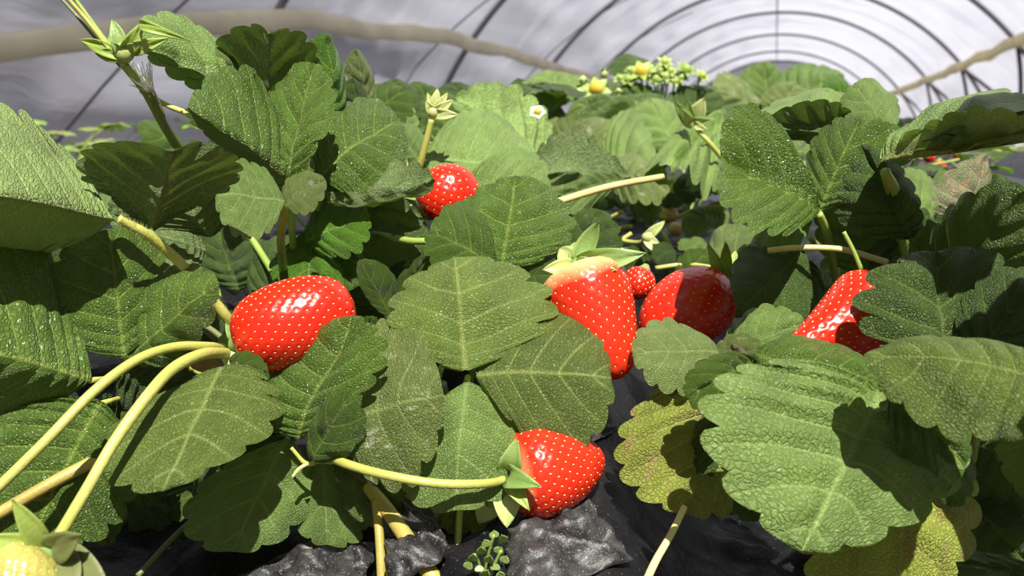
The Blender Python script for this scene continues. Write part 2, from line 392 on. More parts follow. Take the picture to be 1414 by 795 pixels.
R = 2.4; XC = -0.028 * R; ZC = CAMZ - 0.342 * R
HY = [0.46 * R, 1.41 * R, 2.36 * R, 3.28 * R, 4.2 * R, 5.13 * R, 6.25 * R, 7.5 * R, 8.5 * R]
TH0 = math.asin(-ZC / R)
def film_pt(th, y, off=0.0):
    r = R + off
    return Vector((XC - r * math.cos(th), y, ZC + r * math.sin(th)))
def build_tunnel():
    nt_, ny = 130, 330
    y0, y1 = HY[0] - 0.05, HY[-1]
    vs, fs = [], []
    for j in range(ny + 1):
        y = y0 + (y1 - y0) * (j / ny) ** 1.15
        k = max([i for i in range(len(HY)) if HY[i] <= y + 1e-6] or [0]); k = min(k, len(HY) - 2)
        f = min(max((y - HY[k]) / (HY[k + 1] - HY[k]), 0), 1)
        sag = -0.05 * math.sin(math.pi * f)
        for i in range(nt_ + 1):
            th = (TH0 - 0.02) + (math.pi - 2 * TH0 + 0.04) * i / nt_
            w = noise.noise(Vector((y * 2.6 + th * 1.5, th * 1.1, 0))) * 0.05 + noise.noise(Vector((y * 8 + math.sin(th * 3), th * 1.2, 5))) * 0.024 + abs(noise.noise(Vector((y * 3.3 + th * 2.5, th * 2, 8)))) * 0.05
            w2 = noise.noise(Vector((y * 0.7, th * 9, 2.0))) * 0.035 * (2.4 - 1.6 * math.sin(th))
            w *= 0.15 + 0.85 * math.sin(th) ** 3
            amp = 0.35 + 0.65 * math.sin(math.pi * f)
            vs.append(film_pt(th, y, 0.03 + sag + (w + w2) * amp))
    for j in range(ny):
        for i in range(nt_):
            a = j * (nt_ + 1) + i; fs.append((a, a + 1, a + nt_ + 2, a + nt_ + 1))
    o = mesh_obj('ceiling', vs, fs, M_film); tag(o, kind='structure')
    # far end curtain
    vs, fs = [], []
    n = 48
    vs.append(Vector((XC, y1, 0)))
    for i in range(n + 1):
        th = TH0 + (math.pi - 2 * TH0) * i / n
        vs.append(film_pt(th, y1, 0.03))
    for i in range(n): fs.append((0, i + 2, i + 1))
    o = mesh_obj('wall_end', vs, fs, M_film); tag(o, kind='structure')
    order = ['nearest', 'second', 'third', 'fourth', 'fifth', 'sixth', 'seventh', 'eighth', 'ninth']
    proto = None
    for k, y in enumerate(HY):
        if k == 0:
            vs, fs = tube_data([film_pt(TH0 + (math.pi - 2 * TH0) * i / 90, 0, -0.012) for i in range(91)], 0.019, 10)
            o = mesh_obj('tunnel_hoop', vs, fs, M_steel); proto = o
        else:
            o = proto.copy(); COL.objects.link(o)
        o.location = (0, y, 0)
        tag(o, 'grey steel tunnel hoop carrying the white film, %s from the camera' % order[k], 'hoop', 'steel hoops of the tunnel')
    o = tube('ridge_wire', [film_pt(math.pi / 2, y, -0.04) for y in (HY[0], 6, 12, HY[-1])], 0.009, M_steel, n=3)
    tag(o, 'thin dark straight wire along the ridge of the tunnel', 'wire')
    # bunched edges of the film, running along both sides
    def hit(px, py, rr):
        a = Vector((0, 0, CAMZ)); d = (P(px, py, 1.0) - a)
        A = d.x ** 2 + d.z ** 2; ox, oz = a.x - XC, a.z - ZC
        B = 2 * (ox * d.x + oz * d.z); C = ox * ox + oz * oz - rr * rr
        t = (-B + math.sqrt(B * B - 4 * A * C)) / (2 * A)
        return a + d * t
    def roll(pts, rad, label):
        path = catmull([hit(x, y, R - 0.07) for x, y in pts], 14)
        vs, fs = tube_data(path, rad, 14)
        cen = [path[i // 14] for i in range(len(vs))]
        vs = [c + Vector(((v - c).x * 0.7, (v - c).y, (v - c).z * 1.5 * (1 + 0.35 * noise.noise(c * 3 + Vector((0, 0, (v - c).z * 30)))))) + Vector((0, 0, 1)) * noise.noise(c * 1.7) * 0.03 for v, c in zip(vs, cen)]
        o = mesh_obj('film_roll', vs, fs, M_roll['left' if 'left' in label else 'right']); tag(o, label, 'film roll')
    roll([(-60, 84), (0, 72), (146, 50), (300, 30), (420, 30), (540, 44), (630, 55), (700, 74), (773, 95), (830, 110), (900, 132)], 0.029,
         'tan bunched roll of film sagging along the left side of the tunnel')
    roll([(1450, 34), (1400, 58), (1340, 86), (1290, 107), (1235, 128), (1180, 150)], 0.032,
         'cream bunched roll of film running along the right side of the tunnel')
    # crossed straps low on the right side, slanting ropes on the left
    names = ['nearest', 'second', 'third', 'fourth', 'fifth']
    for b in range(5):
        for s in (0, 1):
            ya, yb = HY[b + 1], HY[b + 2]
            if s: ya, yb = yb, ya
            pts = [film_pt(math.pi - (TH0 + 0.02 + 0.50 * i / 8), ya + (yb - ya) * i / 8, -0.03) for i in range(9)]
            o = tube('tunnel_strap', pts, 0.018, M_rope, n=2, sides=8)
            tag(o, 'dark crossed strap %s on the right side film, %s bay' % ('rising away' if not s else 'falling away', names[b]), 'strap', 'crossed straps on the right side film')
    for b in range(4):
        ya, yb = HY[b] + 1.0, HY[b + 1] + 0.4
        pts = [film_pt(TH0 + 0.02 + 1.0 * i / 8, ya + (yb - ya) * i / 8, -0.03) for i in range(9)]
        o = tube('tunnel_rope', pts, 0.005, M_rope, n=2, sides=8)
        tag(o, 'thin dark rope slanting over the left side film, %s bay' % names[b], 'rope', 'slanting ropes on the left side film')
build_tunnel()

# ------------------------------------------------------------------ leaflets
OUT = [(0.015, -0.005), (0.07, 0.03), (0.16, 0.10), (0.27, 0.20), (0.36, 0.33), (0.42, 0.47), (0.44, 0.60), (0.425, 0.73), (0.37, 0.84), (0.27, 0.93), (0.14, 0.985), (0.0, 1.0)]
def outline():
    p = catmull([Vector((a, b, 0)) for a, b in OUT], 8)
    d = [0]
    for i in range(1, len(p)): d.append(d[-1] + (p[i] - p[i - 1]).length)
    return [(q.x, q.y) for q in p], [v / d[-1] for v in d]
OP, OD = outline()
OPX = [a for a, b in OP]; OPY = [b for a, b in OP]
def leaflet_data(B, T, S1, S2, N=9, K=7, M=7, arch=0.05, quilt=0.042, droop=0.06, wob=0.05, seed=0, under=False, tooth=0.075):
    B, T, S1, S2 = (Vector(v) for v in (B, T, S1, S2))
    Ln = (T - B).length
    m6 = B.lerp(T, 0.6)
    n = (T - B).cross(S1 - S2).normalized()
    # which way is the upper face: towards the eye unless under
    eye = Vector((0, 0, CAMZ)) - m6
    if n.dot(eye) < 0: n = -n
    if under: n = -n
    ctrl = B.lerp(T, 0.5) + n * arch * 2 * Ln
    def mid(y):
        y = min(max(y, -0.02), 1.08)
        return B * (1 - y) ** 2 + ctrl * 2 * y * (1 - y) + T * y * y
    def side(S): return S - mid(0.6)
    # order sides so that the face normals follow n
    d1, d2 = side(S1), side(S2)
    if (T - B).cross(d1).dot(n) < 0: d1, d2 = d2, d1     # d1 is on the left looking along the midrib with n up
    rg = random.Random(seed)
    ph = [rg.uniform(0, 100) for _ in range(3)]
    vs, fs, u1, u2 = [], [], [], []
    S = N * K
    tv = [rg.uniform(0.75, 1.2) for _ in range(2 * N + 2)]
    for si, dv in ((0, d1), (1, d2)):
        base = len(vs)
        for i in range(S + 1):
            s = i / S
            k = int(min(s * N, N - 1e-6)); f = s * N - k
            if i == S: f = 1.0
            xe = float(np.interp(s, OD, OPX)); ye = float(np.interp(s, OD, OPY))
            ym = s ** 2.2
            dx, dy = xe, ye - ym
            dl = math.hypot(dx, dy) + 1e-6
            amp = tooth * (0.35 + 0.65 * math.sin(math.pi * min(s * 1.02, 1)) ** 0.6) * tv[k + si * N]
            sc = (math.sin(math.pi * min(max(f + 0.08 * math.sin(math.pi * f), 0), 1)) ** 0.55)
            ext = amp * (sc - 0.45)
            if s < 0.12: ext *= s / 0.12
            nx_, ny_ = dx / dl, dy / dl
            # push teeth along the outline normal mixed with the vein direction
            xo = xe + ext * (0.6 * nx_ + 0.35 * (xe / 0.44)); yo = ye + ext * (0.6 * ny_ + 0.35 * max(0, (ye - 0.35)))
            xo = max(xo, 0.0)
            if s > 0.985: xo *= (1 - s) / 0.015
            cx, cy = xo * 0.52, ym + (yo - ym) * 0.36
            vq = abs(2 * (f - 0.5)); hq = 1 - (1 - vq) ** 1.7
            for j in range(M + 1):
                t = j / M
                x = 2 * (1 - t) * t * cx + t * t * xo
                y = (1 - t) ** 2 * ym + 2 * (1 - t) * t * cy + t * t * yo
                h = quilt * Ln * hq * math.sin(math.pi * min(1, t ** 0.7 * 0.93 + 0.02)) * (0.5 + 0.5 * math.sin(math.pi * s))
                h += quilt * Ln * 0.7 * min(1, x / 0.07)          # sunken midrib
                xr = x / 0.44
                h -= droop * Ln * xr * xr
                h += wob * Ln * noise.noise(Vector((x * 3.2 * (1 if si else -1) + ph[0], y * 3.2 + ph[1], ph[2]))) * 1.6
                h += wob * 0.5 * Ln * noise.noise(Vector((s * 7 + ph[1], t * 2 + si * 9, ph[0]))) * t
                if t > 0.99: h -= 0.012 * Ln * sc
                vs.append(mid(y) + dv * xr + n * h)
                u1.append((s * N, t)); u2.append((xr if si else -xr, y))
        for i in range(S):
            for j in range(M):
                a = base + i * (M + 1) + j; b = a + 1; c = a + M + 2; d = a + M + 1
                fs.append((a, d, c, b) if si == 0 else (a, b, c, d))
    # check winding once
    if sum((vs[q[1]] - vs[q[0]]).cross(vs[q[2]] - vs[q[0]]).dot(n) for q in fs) < 0: fs = [tuple(reversed(q)) for q in fs]
    # weld the midrib rows of the two halves
    half = (S + 1) * (M + 1)
    mp = {half + i * (M + 1): i * (M + 1) for i in range(S + 1)}
    for j in range(M + 1): mp.setdefault(half + S * (M + 1) + j, S * (M + 1) + j)
    fs2 = []
    for q in fs:
        q2 = tuple(mp.get(w, w) for w in q)
        if len(set(q2)) == len(q2): fs2.append(q2)
    keep = sorted(set(w for q in fs2 for w in q)); rm = {w: i for i, w in enumerate(keep)}
    return [vs[w] for w in keep], [tuple(rm[w] for w in q) for q in fs2], [u1[w] for w in keep], [u2[w] for w in keep]

SEED = [0]
def leaflet(parent, tone, a, under=False, name='leaflet', **kw):
    """a: twelve numbers, (px, py, depth) of base, tip and the two widest margin points"""
    B, T, S1, S2 = P(*a[0:3]), P(*a[3:6]), P(*a[6:9]), P(*a[9:12])
    SEED[0] += 1
    if kw.get('quilt', .042) > .025: kw['quilt'] = kw.get('quilt', .042) * 1.4
    if a[2] > .6: kw.setdefault('tooth', .07)
    vs, fs, u1, u2 = leaflet_data(B, T, S1, S2, seed=SEED[0], under=under, **kw)
    return mesh_obj(name, vs, fs, LM[tone], parent, uvs={'veins': u1, 'blade': u2})

def hairs(parent, path, r, n, ln=0.0016):
    vs, fs = [], []
    rg = random.Random(n)
    for _ in range(n):
        i = rg.randrange(1, len(path) - 1); p = path[i].lerp(path[i + 1], rg.random())
        t = (path[i + 1] - path[i]).normalized()
        d = Vector((rg.gauss(0, 1), rg.gauss(0, 1), rg.gauss(0, 1))); d = (d - t * d.dot(t)).normalized()
        w = t * 0.00008
        b = len(vs); q = p + d * r * 0.9
        vs += [q - w, q + w, q + d * ln * rg.uniform(0.6, 1.2) + t * ln * 0.3]
        w2 = t.cross(d) * 0.00008
        vs += [q - w2, q + w2]
        fs += [(b, b + 1, b + 2), (b + 3, b + 4, b + 2)]
    o = mesh_obj('stalk_hairs', vs, fs, ST['v'], parent, smooth=False); o['kind'] = 'stuff'

def stalk(parent, pts, rpx, tone='g', name='leaf_stalk', hair=0):
    w = [P(*p) for p in pts]
    r0 = rpx / 1200 * pts[0][2] / 2 if not isinstance(rpx, tuple) else None
    if isinstance(rpx, tuple): a, b = rpx[0] / 2400 * pts[0][2], rpx[1] / 2400 * pts[-1][2]
    else: a = b = rpx / 2400 * (pts[0][2] + pts[-1][2]) / 2
    rad = lambda f: a + (b - a) * f
    o = tube(name, w, rad, ST[tone], parent, sides=12, n=10)
    if hair: hairs(o, catmull(w, 10), (a + b) / 2, hair)
    return o

def auto_stalk(parent, crown, hub, rpx=8, tone='g'):
    c = P(*crown); h = P(*hub)
    h2 = P(hub[0], hub[1] + 8, hub[2] + 0.012)
    m = c.lerp(h2, 0.55) + Vector((0, 0, 0.012)) + (P(hub[0], hub[1], hub[2] + 0.03) - h) * 0.6
    m2 = c.lerp(h2, 0.2) + Vector((0, 0, 0.012))
    r = rpx / 2400 * hub[2]
    return tube('leaf_stalk', [c, m2, m, h], lambda f: r * (1.25 - 0.3 * f), ST[tone], parent, sides=10, n=8)

def plant(label, crown, leaves, extras=None):
    root = empty('strawberry_plant', P(*crown))
    tag(root, label, 'plant')
    # short woody crown
    c = P(*crown)
    tube('crown', [c + Vector((0, 0, -0.03)), c + Vector((0.002, 0, -0.008)), c + Vector((0, 0, 0.012))], lambda f: 0.010 * (1 - 0.35 * f), ST['d'], root)
    for lf in leaves:
        if 'path' in lf: s = stalk(root, lf['path'], lf.get('w', 10), lf.get('st', 'g'), hair=lf.get('hair', 0))
        else: s = auto_stalk(root, crown, lf['hub'], lf.get('w', 8), lf.get('st', 'g'))
        for it in lf['lf']:
            kw = dict(it[2]) if len(it) > 2 else {}
            leaflet(s, it[0], it[1], **kw)
    if extras: extras(root)
    return root

# ------------------------------------------------------------------ strawberries, sepals, flowers
def sepal(parent, b, t, w, curl=0.25, mat='s', name='sepal', nrm=None, fold=0.2):
    b, t = Vector(b), Vector(t)
    ax = t - b; ln = ax.length
    n = Vector(nrm) if nrm is not None else (Vector((0, 0, CAMZ)) - b)
    n = (n - ax * n.dot(ax) / ax.dot(ax)).normalized(); s = ax.cross(n).normalized()
    vs, fs = [], []
    NI, NJ = 12, 6
    for i in range(NI + 1):
        f = i / NI
        wd = w * (math.sin(math.pi * (0.16 + 0.84 * f) ** 0.85) ** 0.75 if f < 1 else 0.0) + 0.02 * w * (1 - f)
        c = b + ax * f + n * (curl * ln * (math.sin(math.pi * f) * 0.6 - 0.6 * f * f))
        for j in range(NJ + 1):
            x = (j / NJ - 0.5) * 2
            vs.append(c + s * (x * wd / 2) + n * (abs(x) ** 1.5 * fold * wd + 0.02 * ln * math.sin(x * 5 + f * 4)))
    for i in range(NI):
        for j in range(NJ):
            a = i * (NJ + 1) + j; fs.append((a, a + 1, a + NJ + 2, a + NJ + 1))
    o = mesh_obj(name, vs, fs, ST[mat], parent)
    md = o.modifiers.new('thick', 'SOLIDIFY'); md.thickness = 0.0004
    return o

def fruit_mesh(A, Z, prof, rw, rd, nseed_, squash=0.0, seed=1, seedsize=1.0, bend=(0, 0), side=None):
    A, Z = Vector(A), Vector(Z)
    ax = (Z - A); ln = ax.length; a = ax.normalized()
    eye = (Vector((0, 0, CAMZ)) - (A + Z) / 2).normalized()
    d = (eye - a * eye.dot(a)).normalized()        # towards the eye
    s = a.cross(d).normalized()
    ts = [p[0] for p in prof]; rs = [p[1] for p in prof]
    pp = catmull([Vector((t, r, 0)) for t, r in prof], 10); pt = [p.x for p in pp]; pr = [max(p.y, 0) for p in pp]
    NU, NV = 120, 80
    rg = random.Random(seed); nseed = int(nseed_ * 1.35); seedsize *= 0.88
    # positions of the achenes: rows in a spiral
    sd = []
    g = math.pi * (3 - math.sqrt(5))
    dl = [0]
    for i in range(1, 101):
        f = i / 100; dl.append(dl[-1] + float(np.interp(f, pt, pr)) + 0.06)
    for i in range(nseed):
        v = float(np.interp((i + 0.5) / nseed * dl[-1], dl, [q / 100 for q in range(101)]))
        sd.append((v, (i * g) % (2 * math.pi)))
    def surf(v, u):
        r = float(np.interp(v, pt, pr))
        bx = bend[0] * math.sin(math.pi * v) * ln; by = bend[1] * math.sin(math.pi * v) * ln
        lump = 1 + 0.03 * noise.noise(Vector((math.cos(u) * 1.6 + seed, math.sin(u) * 1.6, v * 3)))
        return A + ax * v + s * (math.cos(u) * r * rw * lump + bx) + d * (math.sin(u) * r * rd * lump + by)
    SP = np.array([surf(v, u) for v, u in sd])
    sp = 0.0
    vs = []; uv = []
    for i in range(NV + 1):
        v = 0.5 - 0.5 * math.cos(math.pi * i / NV)
        for k in range(NU):
            u = 2 * math.pi * k / NU
            vs.append(surf(v, u)); uv.append((v, k / NU))
    V = np.array([tuple(x) for x in vs])
    # centre line for inward direction
    C = np.array([tuple(A + ax * min(max(q[0], 0.12), 0.8)) for q in uv])
    spacing = 0.0
    dmin = np.full(len(V), 9.0)
    for k in range(0, len(SP)):
        dd = ((V - SP[k]) ** 2).sum(1); dmin = np.minimum(dmin, dd)
    dmin = np.sqrt(dmin)
    rr = 0.00105 * seedsize
    dent = 0.00055 * seedsize * np.exp(-(dmin / rr) ** 2)
    inn = C - V; inn /= np.linalg.norm(inn, axis=1)[:, None] + 1e-9
    V = V + inn * dent[:, None]
    fs = []
    for i in range(NV):
        for k in range(NU):
            k2 = (k + 1) % NU
            fs.append((i * NU + k, i * NU + k2, (i + 1) * NU + k2, (i + 1) * NU + k))
    # achenes: small drops lying in the dents
    av, af = [], []
    for k, (v, u) in enumerate(sd):
        p = surf(v, u); q1 = surf(min(v + 0.01, 1), u); q0 = surf(max(v - 0.01, 0), u)
        tv = (q1 - q0); tv = tv.normalized() if tv.length > 1e-9 else a
        c = A + ax * min(max(v, 0.12), 0.8); nn = (p - c); nn = (nn - tv * nn.dot(tv)).normalized(); tw = tv.cross(nn)
        L_, W_, H_ = 0.00060 * seedsize, 0.00033 * seedsize, 0.00025 * seedsize
        o = p - nn * 0.00030 * seedsize; b = len(av)
        av.append(o + nn * H_)
        for m in range(8):
            an = math.pi / 4 * m; e = 1 if m else 1.25
            av.append(o + tv * math.cos(an) * L_ * e * 0.62 + tw * math.sin(an) * W_ * 0.62 + nn * H_ * 0.72)
        for m in range(8):
            an = math.pi / 4 * m; e = 1 if m else 1.25
            av.append(o + tv * math.cos(an) * L_ * e + tw * math.sin(an) * W_ - nn * 0.0001)
        for m in range(8):
            m2 = (m + 1) % 8
            af.append((b, b + 1 + m, b + 1 + m2)); af.append((b + 1 + m, b + 9 + m, b + 9 + m2, b + 1 + m2))
    return V, fs, uv, av, af, a, s, d

P_CONE = [(0, 0.0), (0.02, 0.45), (0.08, 0.78), (0.2, 0.97), (0.34, 1.0), (0.5, 0.93), (0.68, 0.76), (0.84, 0.5), (0.94, 0.27), (1, 0.0)]
P_ROUND = [(0, 0.0), (0.02, 0.40), (0.09, 0.70), (0.22, 0.92), (0.4, 1.0), (0.58, 0.97), (0.75, 0.82), (0.89, 0.56), (0.97, 0.28), (1, 0.0)]
P_LONG = [(0, 0.0), (0.02, 0.5), (0.08, 0.85), (0.18, 1.0), (0.35, 0.97), (0.55, 0.84), (0.75, 0.66), (0.9, 0.45), (0.97, 0.26), (1, 0.0)]
P_WEDGE = [(0, 0.0), (0.02, 0.55), (0.08, 0.9), (0.2, 1.0), (0.4, 0.83), (0.6, 0.6), (0.8, 0.37), (0.93, 0.2), (1, 0.0)]

def strawberry(label, A, Z, rw, rd, prof, mat='red', nseed=190, sepals=(), stem=None, stemw=8, stemt='g', seed=1, seedsize=1.0, group=None, nring=0, bend=(0, 0)):
    """A calyx end, Z tip (world points); rw, rd radii across and along the view"""
    A, Z = Vector(A), Vector(Z)
    root = empty('strawberry', (A + Z) / 2); tag(root, label, 'strawberry', group)
    V, fs, uv, av, af, a, s, d = fruit_mesh(A, Z, prof, rw, rd, nseed, seed=seed, seedsize=seedsize, bend=bend)
    mesh_obj('flesh', V.tolist(), fs, FM[mat], root, uvs={'skin': uv})
    o = mesh_obj('achenes', av, af, achene_mat, root); o['kind'] = 'stuff'
    # calyx hub
    tube('calyx', [A - a * 0.003, A - a * 0.0005, A + a * 0.002], lambda f: 0.0016 + 0.0035 * f, ST['s'], root)
    for sp in sepals:        # (px, py, depth, width m, curl, material)
        tip = P(*sp[:3]); b = A + (tip - A).normalized() * 0.002
        sepal(root, b, tip, sp[3], sp[4], sp[5] if len(sp) > 5 else 's')
    rg = random.Random(seed)
    for k in range(nring):
        an = 2 * math.pi * k / nring + rg.uniform(-.15, .15); r = rw * rg.uniform(0.8, 1.05)
        dirv = s * math.cos(an) + d * math.sin(an)
        sepal(root, A, A + dirv * r + a * (rg.uniform(0.05, 0.25) * rw), rw * 0.5, 0.1, 's', nrm=-a + dirv * 0.3)
    if stem:
        tube('fruit_stalk', [P(*q) for q in stem] + [A - a * 0.002], lambda f: stemw / 2400 * stem[0][2] * (1.0 - 0.1 * f), ST[stemt], root, sides=12, n=9)
    return root

def bud(parent, c, r, n=6, up=(0, 0, 1), open_=0.8, mat='v', core='f', name='flower_bud', ln=2.2, seed=0):
    """closed or spent flower: a small domed core with pointed sepals around it"""
    c = Vector(c); up = Vector(up).normalized(); x = up.orthogonal().normalized(); y = up.cross(x)
    rg = random.Random(seed)
    vs, fs = [], []
    NV, NU = 8, 14
    for i in range(NV + 1):
        v = math.pi * i / NV
        for k in range(NU):
            u = 2 * math.pi * k / NU; q = 1 + 0.08 * math.sin(u * 7) * math.sin(v * 5)
            vs.append(c + (x * math.cos(u) + y * math.sin(u)) * math.sin(v) * r * q + up * (math.cos(v) * r * 1.15 + r * 0.4))
    for i in range(NV):
        for k in range(NU):
            k2 = (k + 1) % NU; fs.append((i * NU + k, i * NU + k2, (i + 1) * NU + k2, (i + 1) * NU + k))
    o = mesh_obj(name, vs, fs, ST[core], parent)
    for k in range(n):
        an = 2 * math.pi * k / n + rg.uniform(-.2, .2)
        dv = (x * math.cos(an) + y * math.sin(an))
        tip = c + dv * r * ln * open_ + up * r * ln * (1.15 - open_) * rg.uniform(0.8, 1.2)
        # sepals two levels down from the plant belong to its truss
        sepal(parent, c + dv * r * 0.3, tip, r * 1.1, 0.15, mat, nrm=up)
    return o

V = Vector
# ---- the seven strawberries one can make out in front
strawberry('large glossy red strawberry on the left, its lower right tucked behind a dark green leaf',
    P(322, 474, .368), P(489, 416, .378), .0185, .0165, [(0, 0.0), (0.015, 0.35), (0.06, 0.62), (0.17, 0.88), (0.36, 1.0), (0.56, 1.0), (0.75, 0.90), (0.89, 0.70), (0.97, 0.42), (1, 0.0)], 'red', 300,
    sepals=[(300, 470, .37, .006, .1), (312, 505, .365, .007, .1, 'v'), (322, 430, .385, .006, .2)], seed=3, bend=(0.0, 0.02))
strawberry('small glossy red strawberry at the upper middle, shaded on its right side',
    P(590, 296, .505), P(652, 240, .495), .0185, .018, P_ROUND, 'red', 150,
    sepals=[(574, 286, .50, .006, .2, 'v'), (598, 303, .49, .007, .1)], seed=4, seedsize=1.1)
strawberry('long red strawberry with a pale yellow shoulder hanging under a wide green calyx',
    P(795, 366, .402), P(856, 523, .385), .0205, .019, P_LONG, 'shoulder', 260,
    sepals=[(752, 372, .392, .008, .15, 'v'), (826, 306, .40, .009, -.2), (888, 350, .385, .011, .18, 's'), (845, 372, .382, .008, .2, 'v'), (772, 342, .41, .009, .1, 'v'), (775, 412, .39, .007, .2, 's'), (800, 330, .42, .008, .1, 's'), (850, 385, .41, .006, .1)],
    stem=[(744, 330, .45), (765, 345, .43), (782, 355, .415)], stemw=9, seed=5)
strawberry('deep red strawberry lying in shade with only its lower left rim in the sun',
    P(1003, 396, .470), P(888, 462, .450), .0205, .020, P_ROUND, 'red', 200,
    sepals=[(1002, 330, .455, .006, -.2, 'g'), (978, 338, .46, .007, .2, 'g'), (1016, 345, .47, .007, .1, 'g'), (1020, 420, .46, .01, .1, 'g')], seed=6)
strawberry('glossy red strawberry lying on the black plastic at the bottom, its point to the right',
    P(700, 657, .352), P(835, 632, .372), .0195, .018, P_CONE, 'shoulder_small', 260,
    sepals=[(712, 610, .342, .009, .25, 's'), (736, 668, .332, .009, .3, 's'), (728, 700, .336, .007, .2, 'g'), (700, 728, .345, .011, .1, 'v'), (672, 700, .352, .012, .1, 's'), (660, 724, .356, .012, .1, 'v'), (684, 612, .36, .008, .1)],
    stem=[(455, 630, .350), (480, 641, .338), (530, 655, .331), (600, 667, .330), (660, 668, .335), (690, 664, .346)], stemw=13, stemt='y', seed=7)
strawberry('pointed red strawberry at the right, half behind a ribbed dark leaf',
    P(1222, 420, .392), P(1086, 484, .372), .0205, .018, P_WEDGE, 'red', 240, seed=8, bend=(-.02, 0), seedsize=1.05)
strawberry('small dark red strawberry glimpsed in shade behind the long pale shouldered one',
    P(890, 372, .48), P(872, 412, .475), .009, .009, P_ROUND, 'red', 70, seed=9)
strawberry('pale yellow unripe strawberry cut off by the bottom left corner',
    P(66, 764, .262), P(-20, 850, .25), .0125, .012, P_ROUND, 'unripe', 150,
    sepals=[(18, 692, .25, .006, .1, 'g'), (110, 738, .25, .009, .0, 'd'), (150, 812, .252, .012, .0, 'd'), (-20, 742, .25, .007, .1, 'g'), (95, 840, .245, .014, .0, 'd')], seed=10)
strawberry('small whitish strawberry just blushing orange, in the gap under the pale cut stem',
    P(905, 288, .80), P(936, 300, .79), .0095, .009, P_ROUND, 'blush', 70, seed=11)
strawberry('tiny pale orange strawberry just below the blushing one',
    P(925, 312, .78), P(942, 322, .77), .006, .006, P_ROUND, 'blush', 40, seed=12)
for i, (x, y, r, lab) in enumerate([(1283, 216, 9, 'blurred red strawberry far back at the right, left one of three'),
                                    (1297, 231, 9, 'blurred red strawberry far back at the right, lowest of three'),
                                    (1324, 214, 8, 'blurred red strawberry far back at the right, right one of three')]):
    strawberry(lab, P(x, y - r, 1.0), P(x, y + r, 1.0), r / 1200, r / 1200, P_ROUND, 'red', 40, seed=20 + i, group='strawberries far back at the right', nring=5)

# ------------------------------------------------------------------ the strawberry plants, leaf by leaf
def ex_left(root):
    # two arching fruit stalks and a third one behind
    stalk(root, [(316, 481, .372), (285, 478, .352), (240, 479, .338), (190, 496, .326), (130, 540, .312), (60, 612, .300), (-30, 700, .29)], (12, 15), 'y', 'fruit_stalk')
    stalk(root, [(316, 487, .370), (280, 489, .346), (240, 508, .330), (205, 545, .316), (160, 607, .304), (120, 675, .292), (80, 742, .275)], (16, 16), 'y', 'fruit_stalk')
    stalk(root, [(330, 560, .42), (240, 580, .36), (160, 622, .335), (80, 662, .322), (-30, 725, .31)], (16, 17), 'o', 'fruit_stalk')
    for i, (a, b) in enumerate([((300, 690, .40), (190, 795, .36)), ((360, 700, .41), (250, 800, .37)), ((265, 440, .42), (330, 490, .41)), ((235, 430, .43), (300, 470, .42))]):
        stalk(root, [a, ((a[0] + b[0]) / 2, (a[1] + b[1]) / 2 - 6, (a[2] + b[2]) / 2), b], (8, 8), 'd', 'old_stalk')
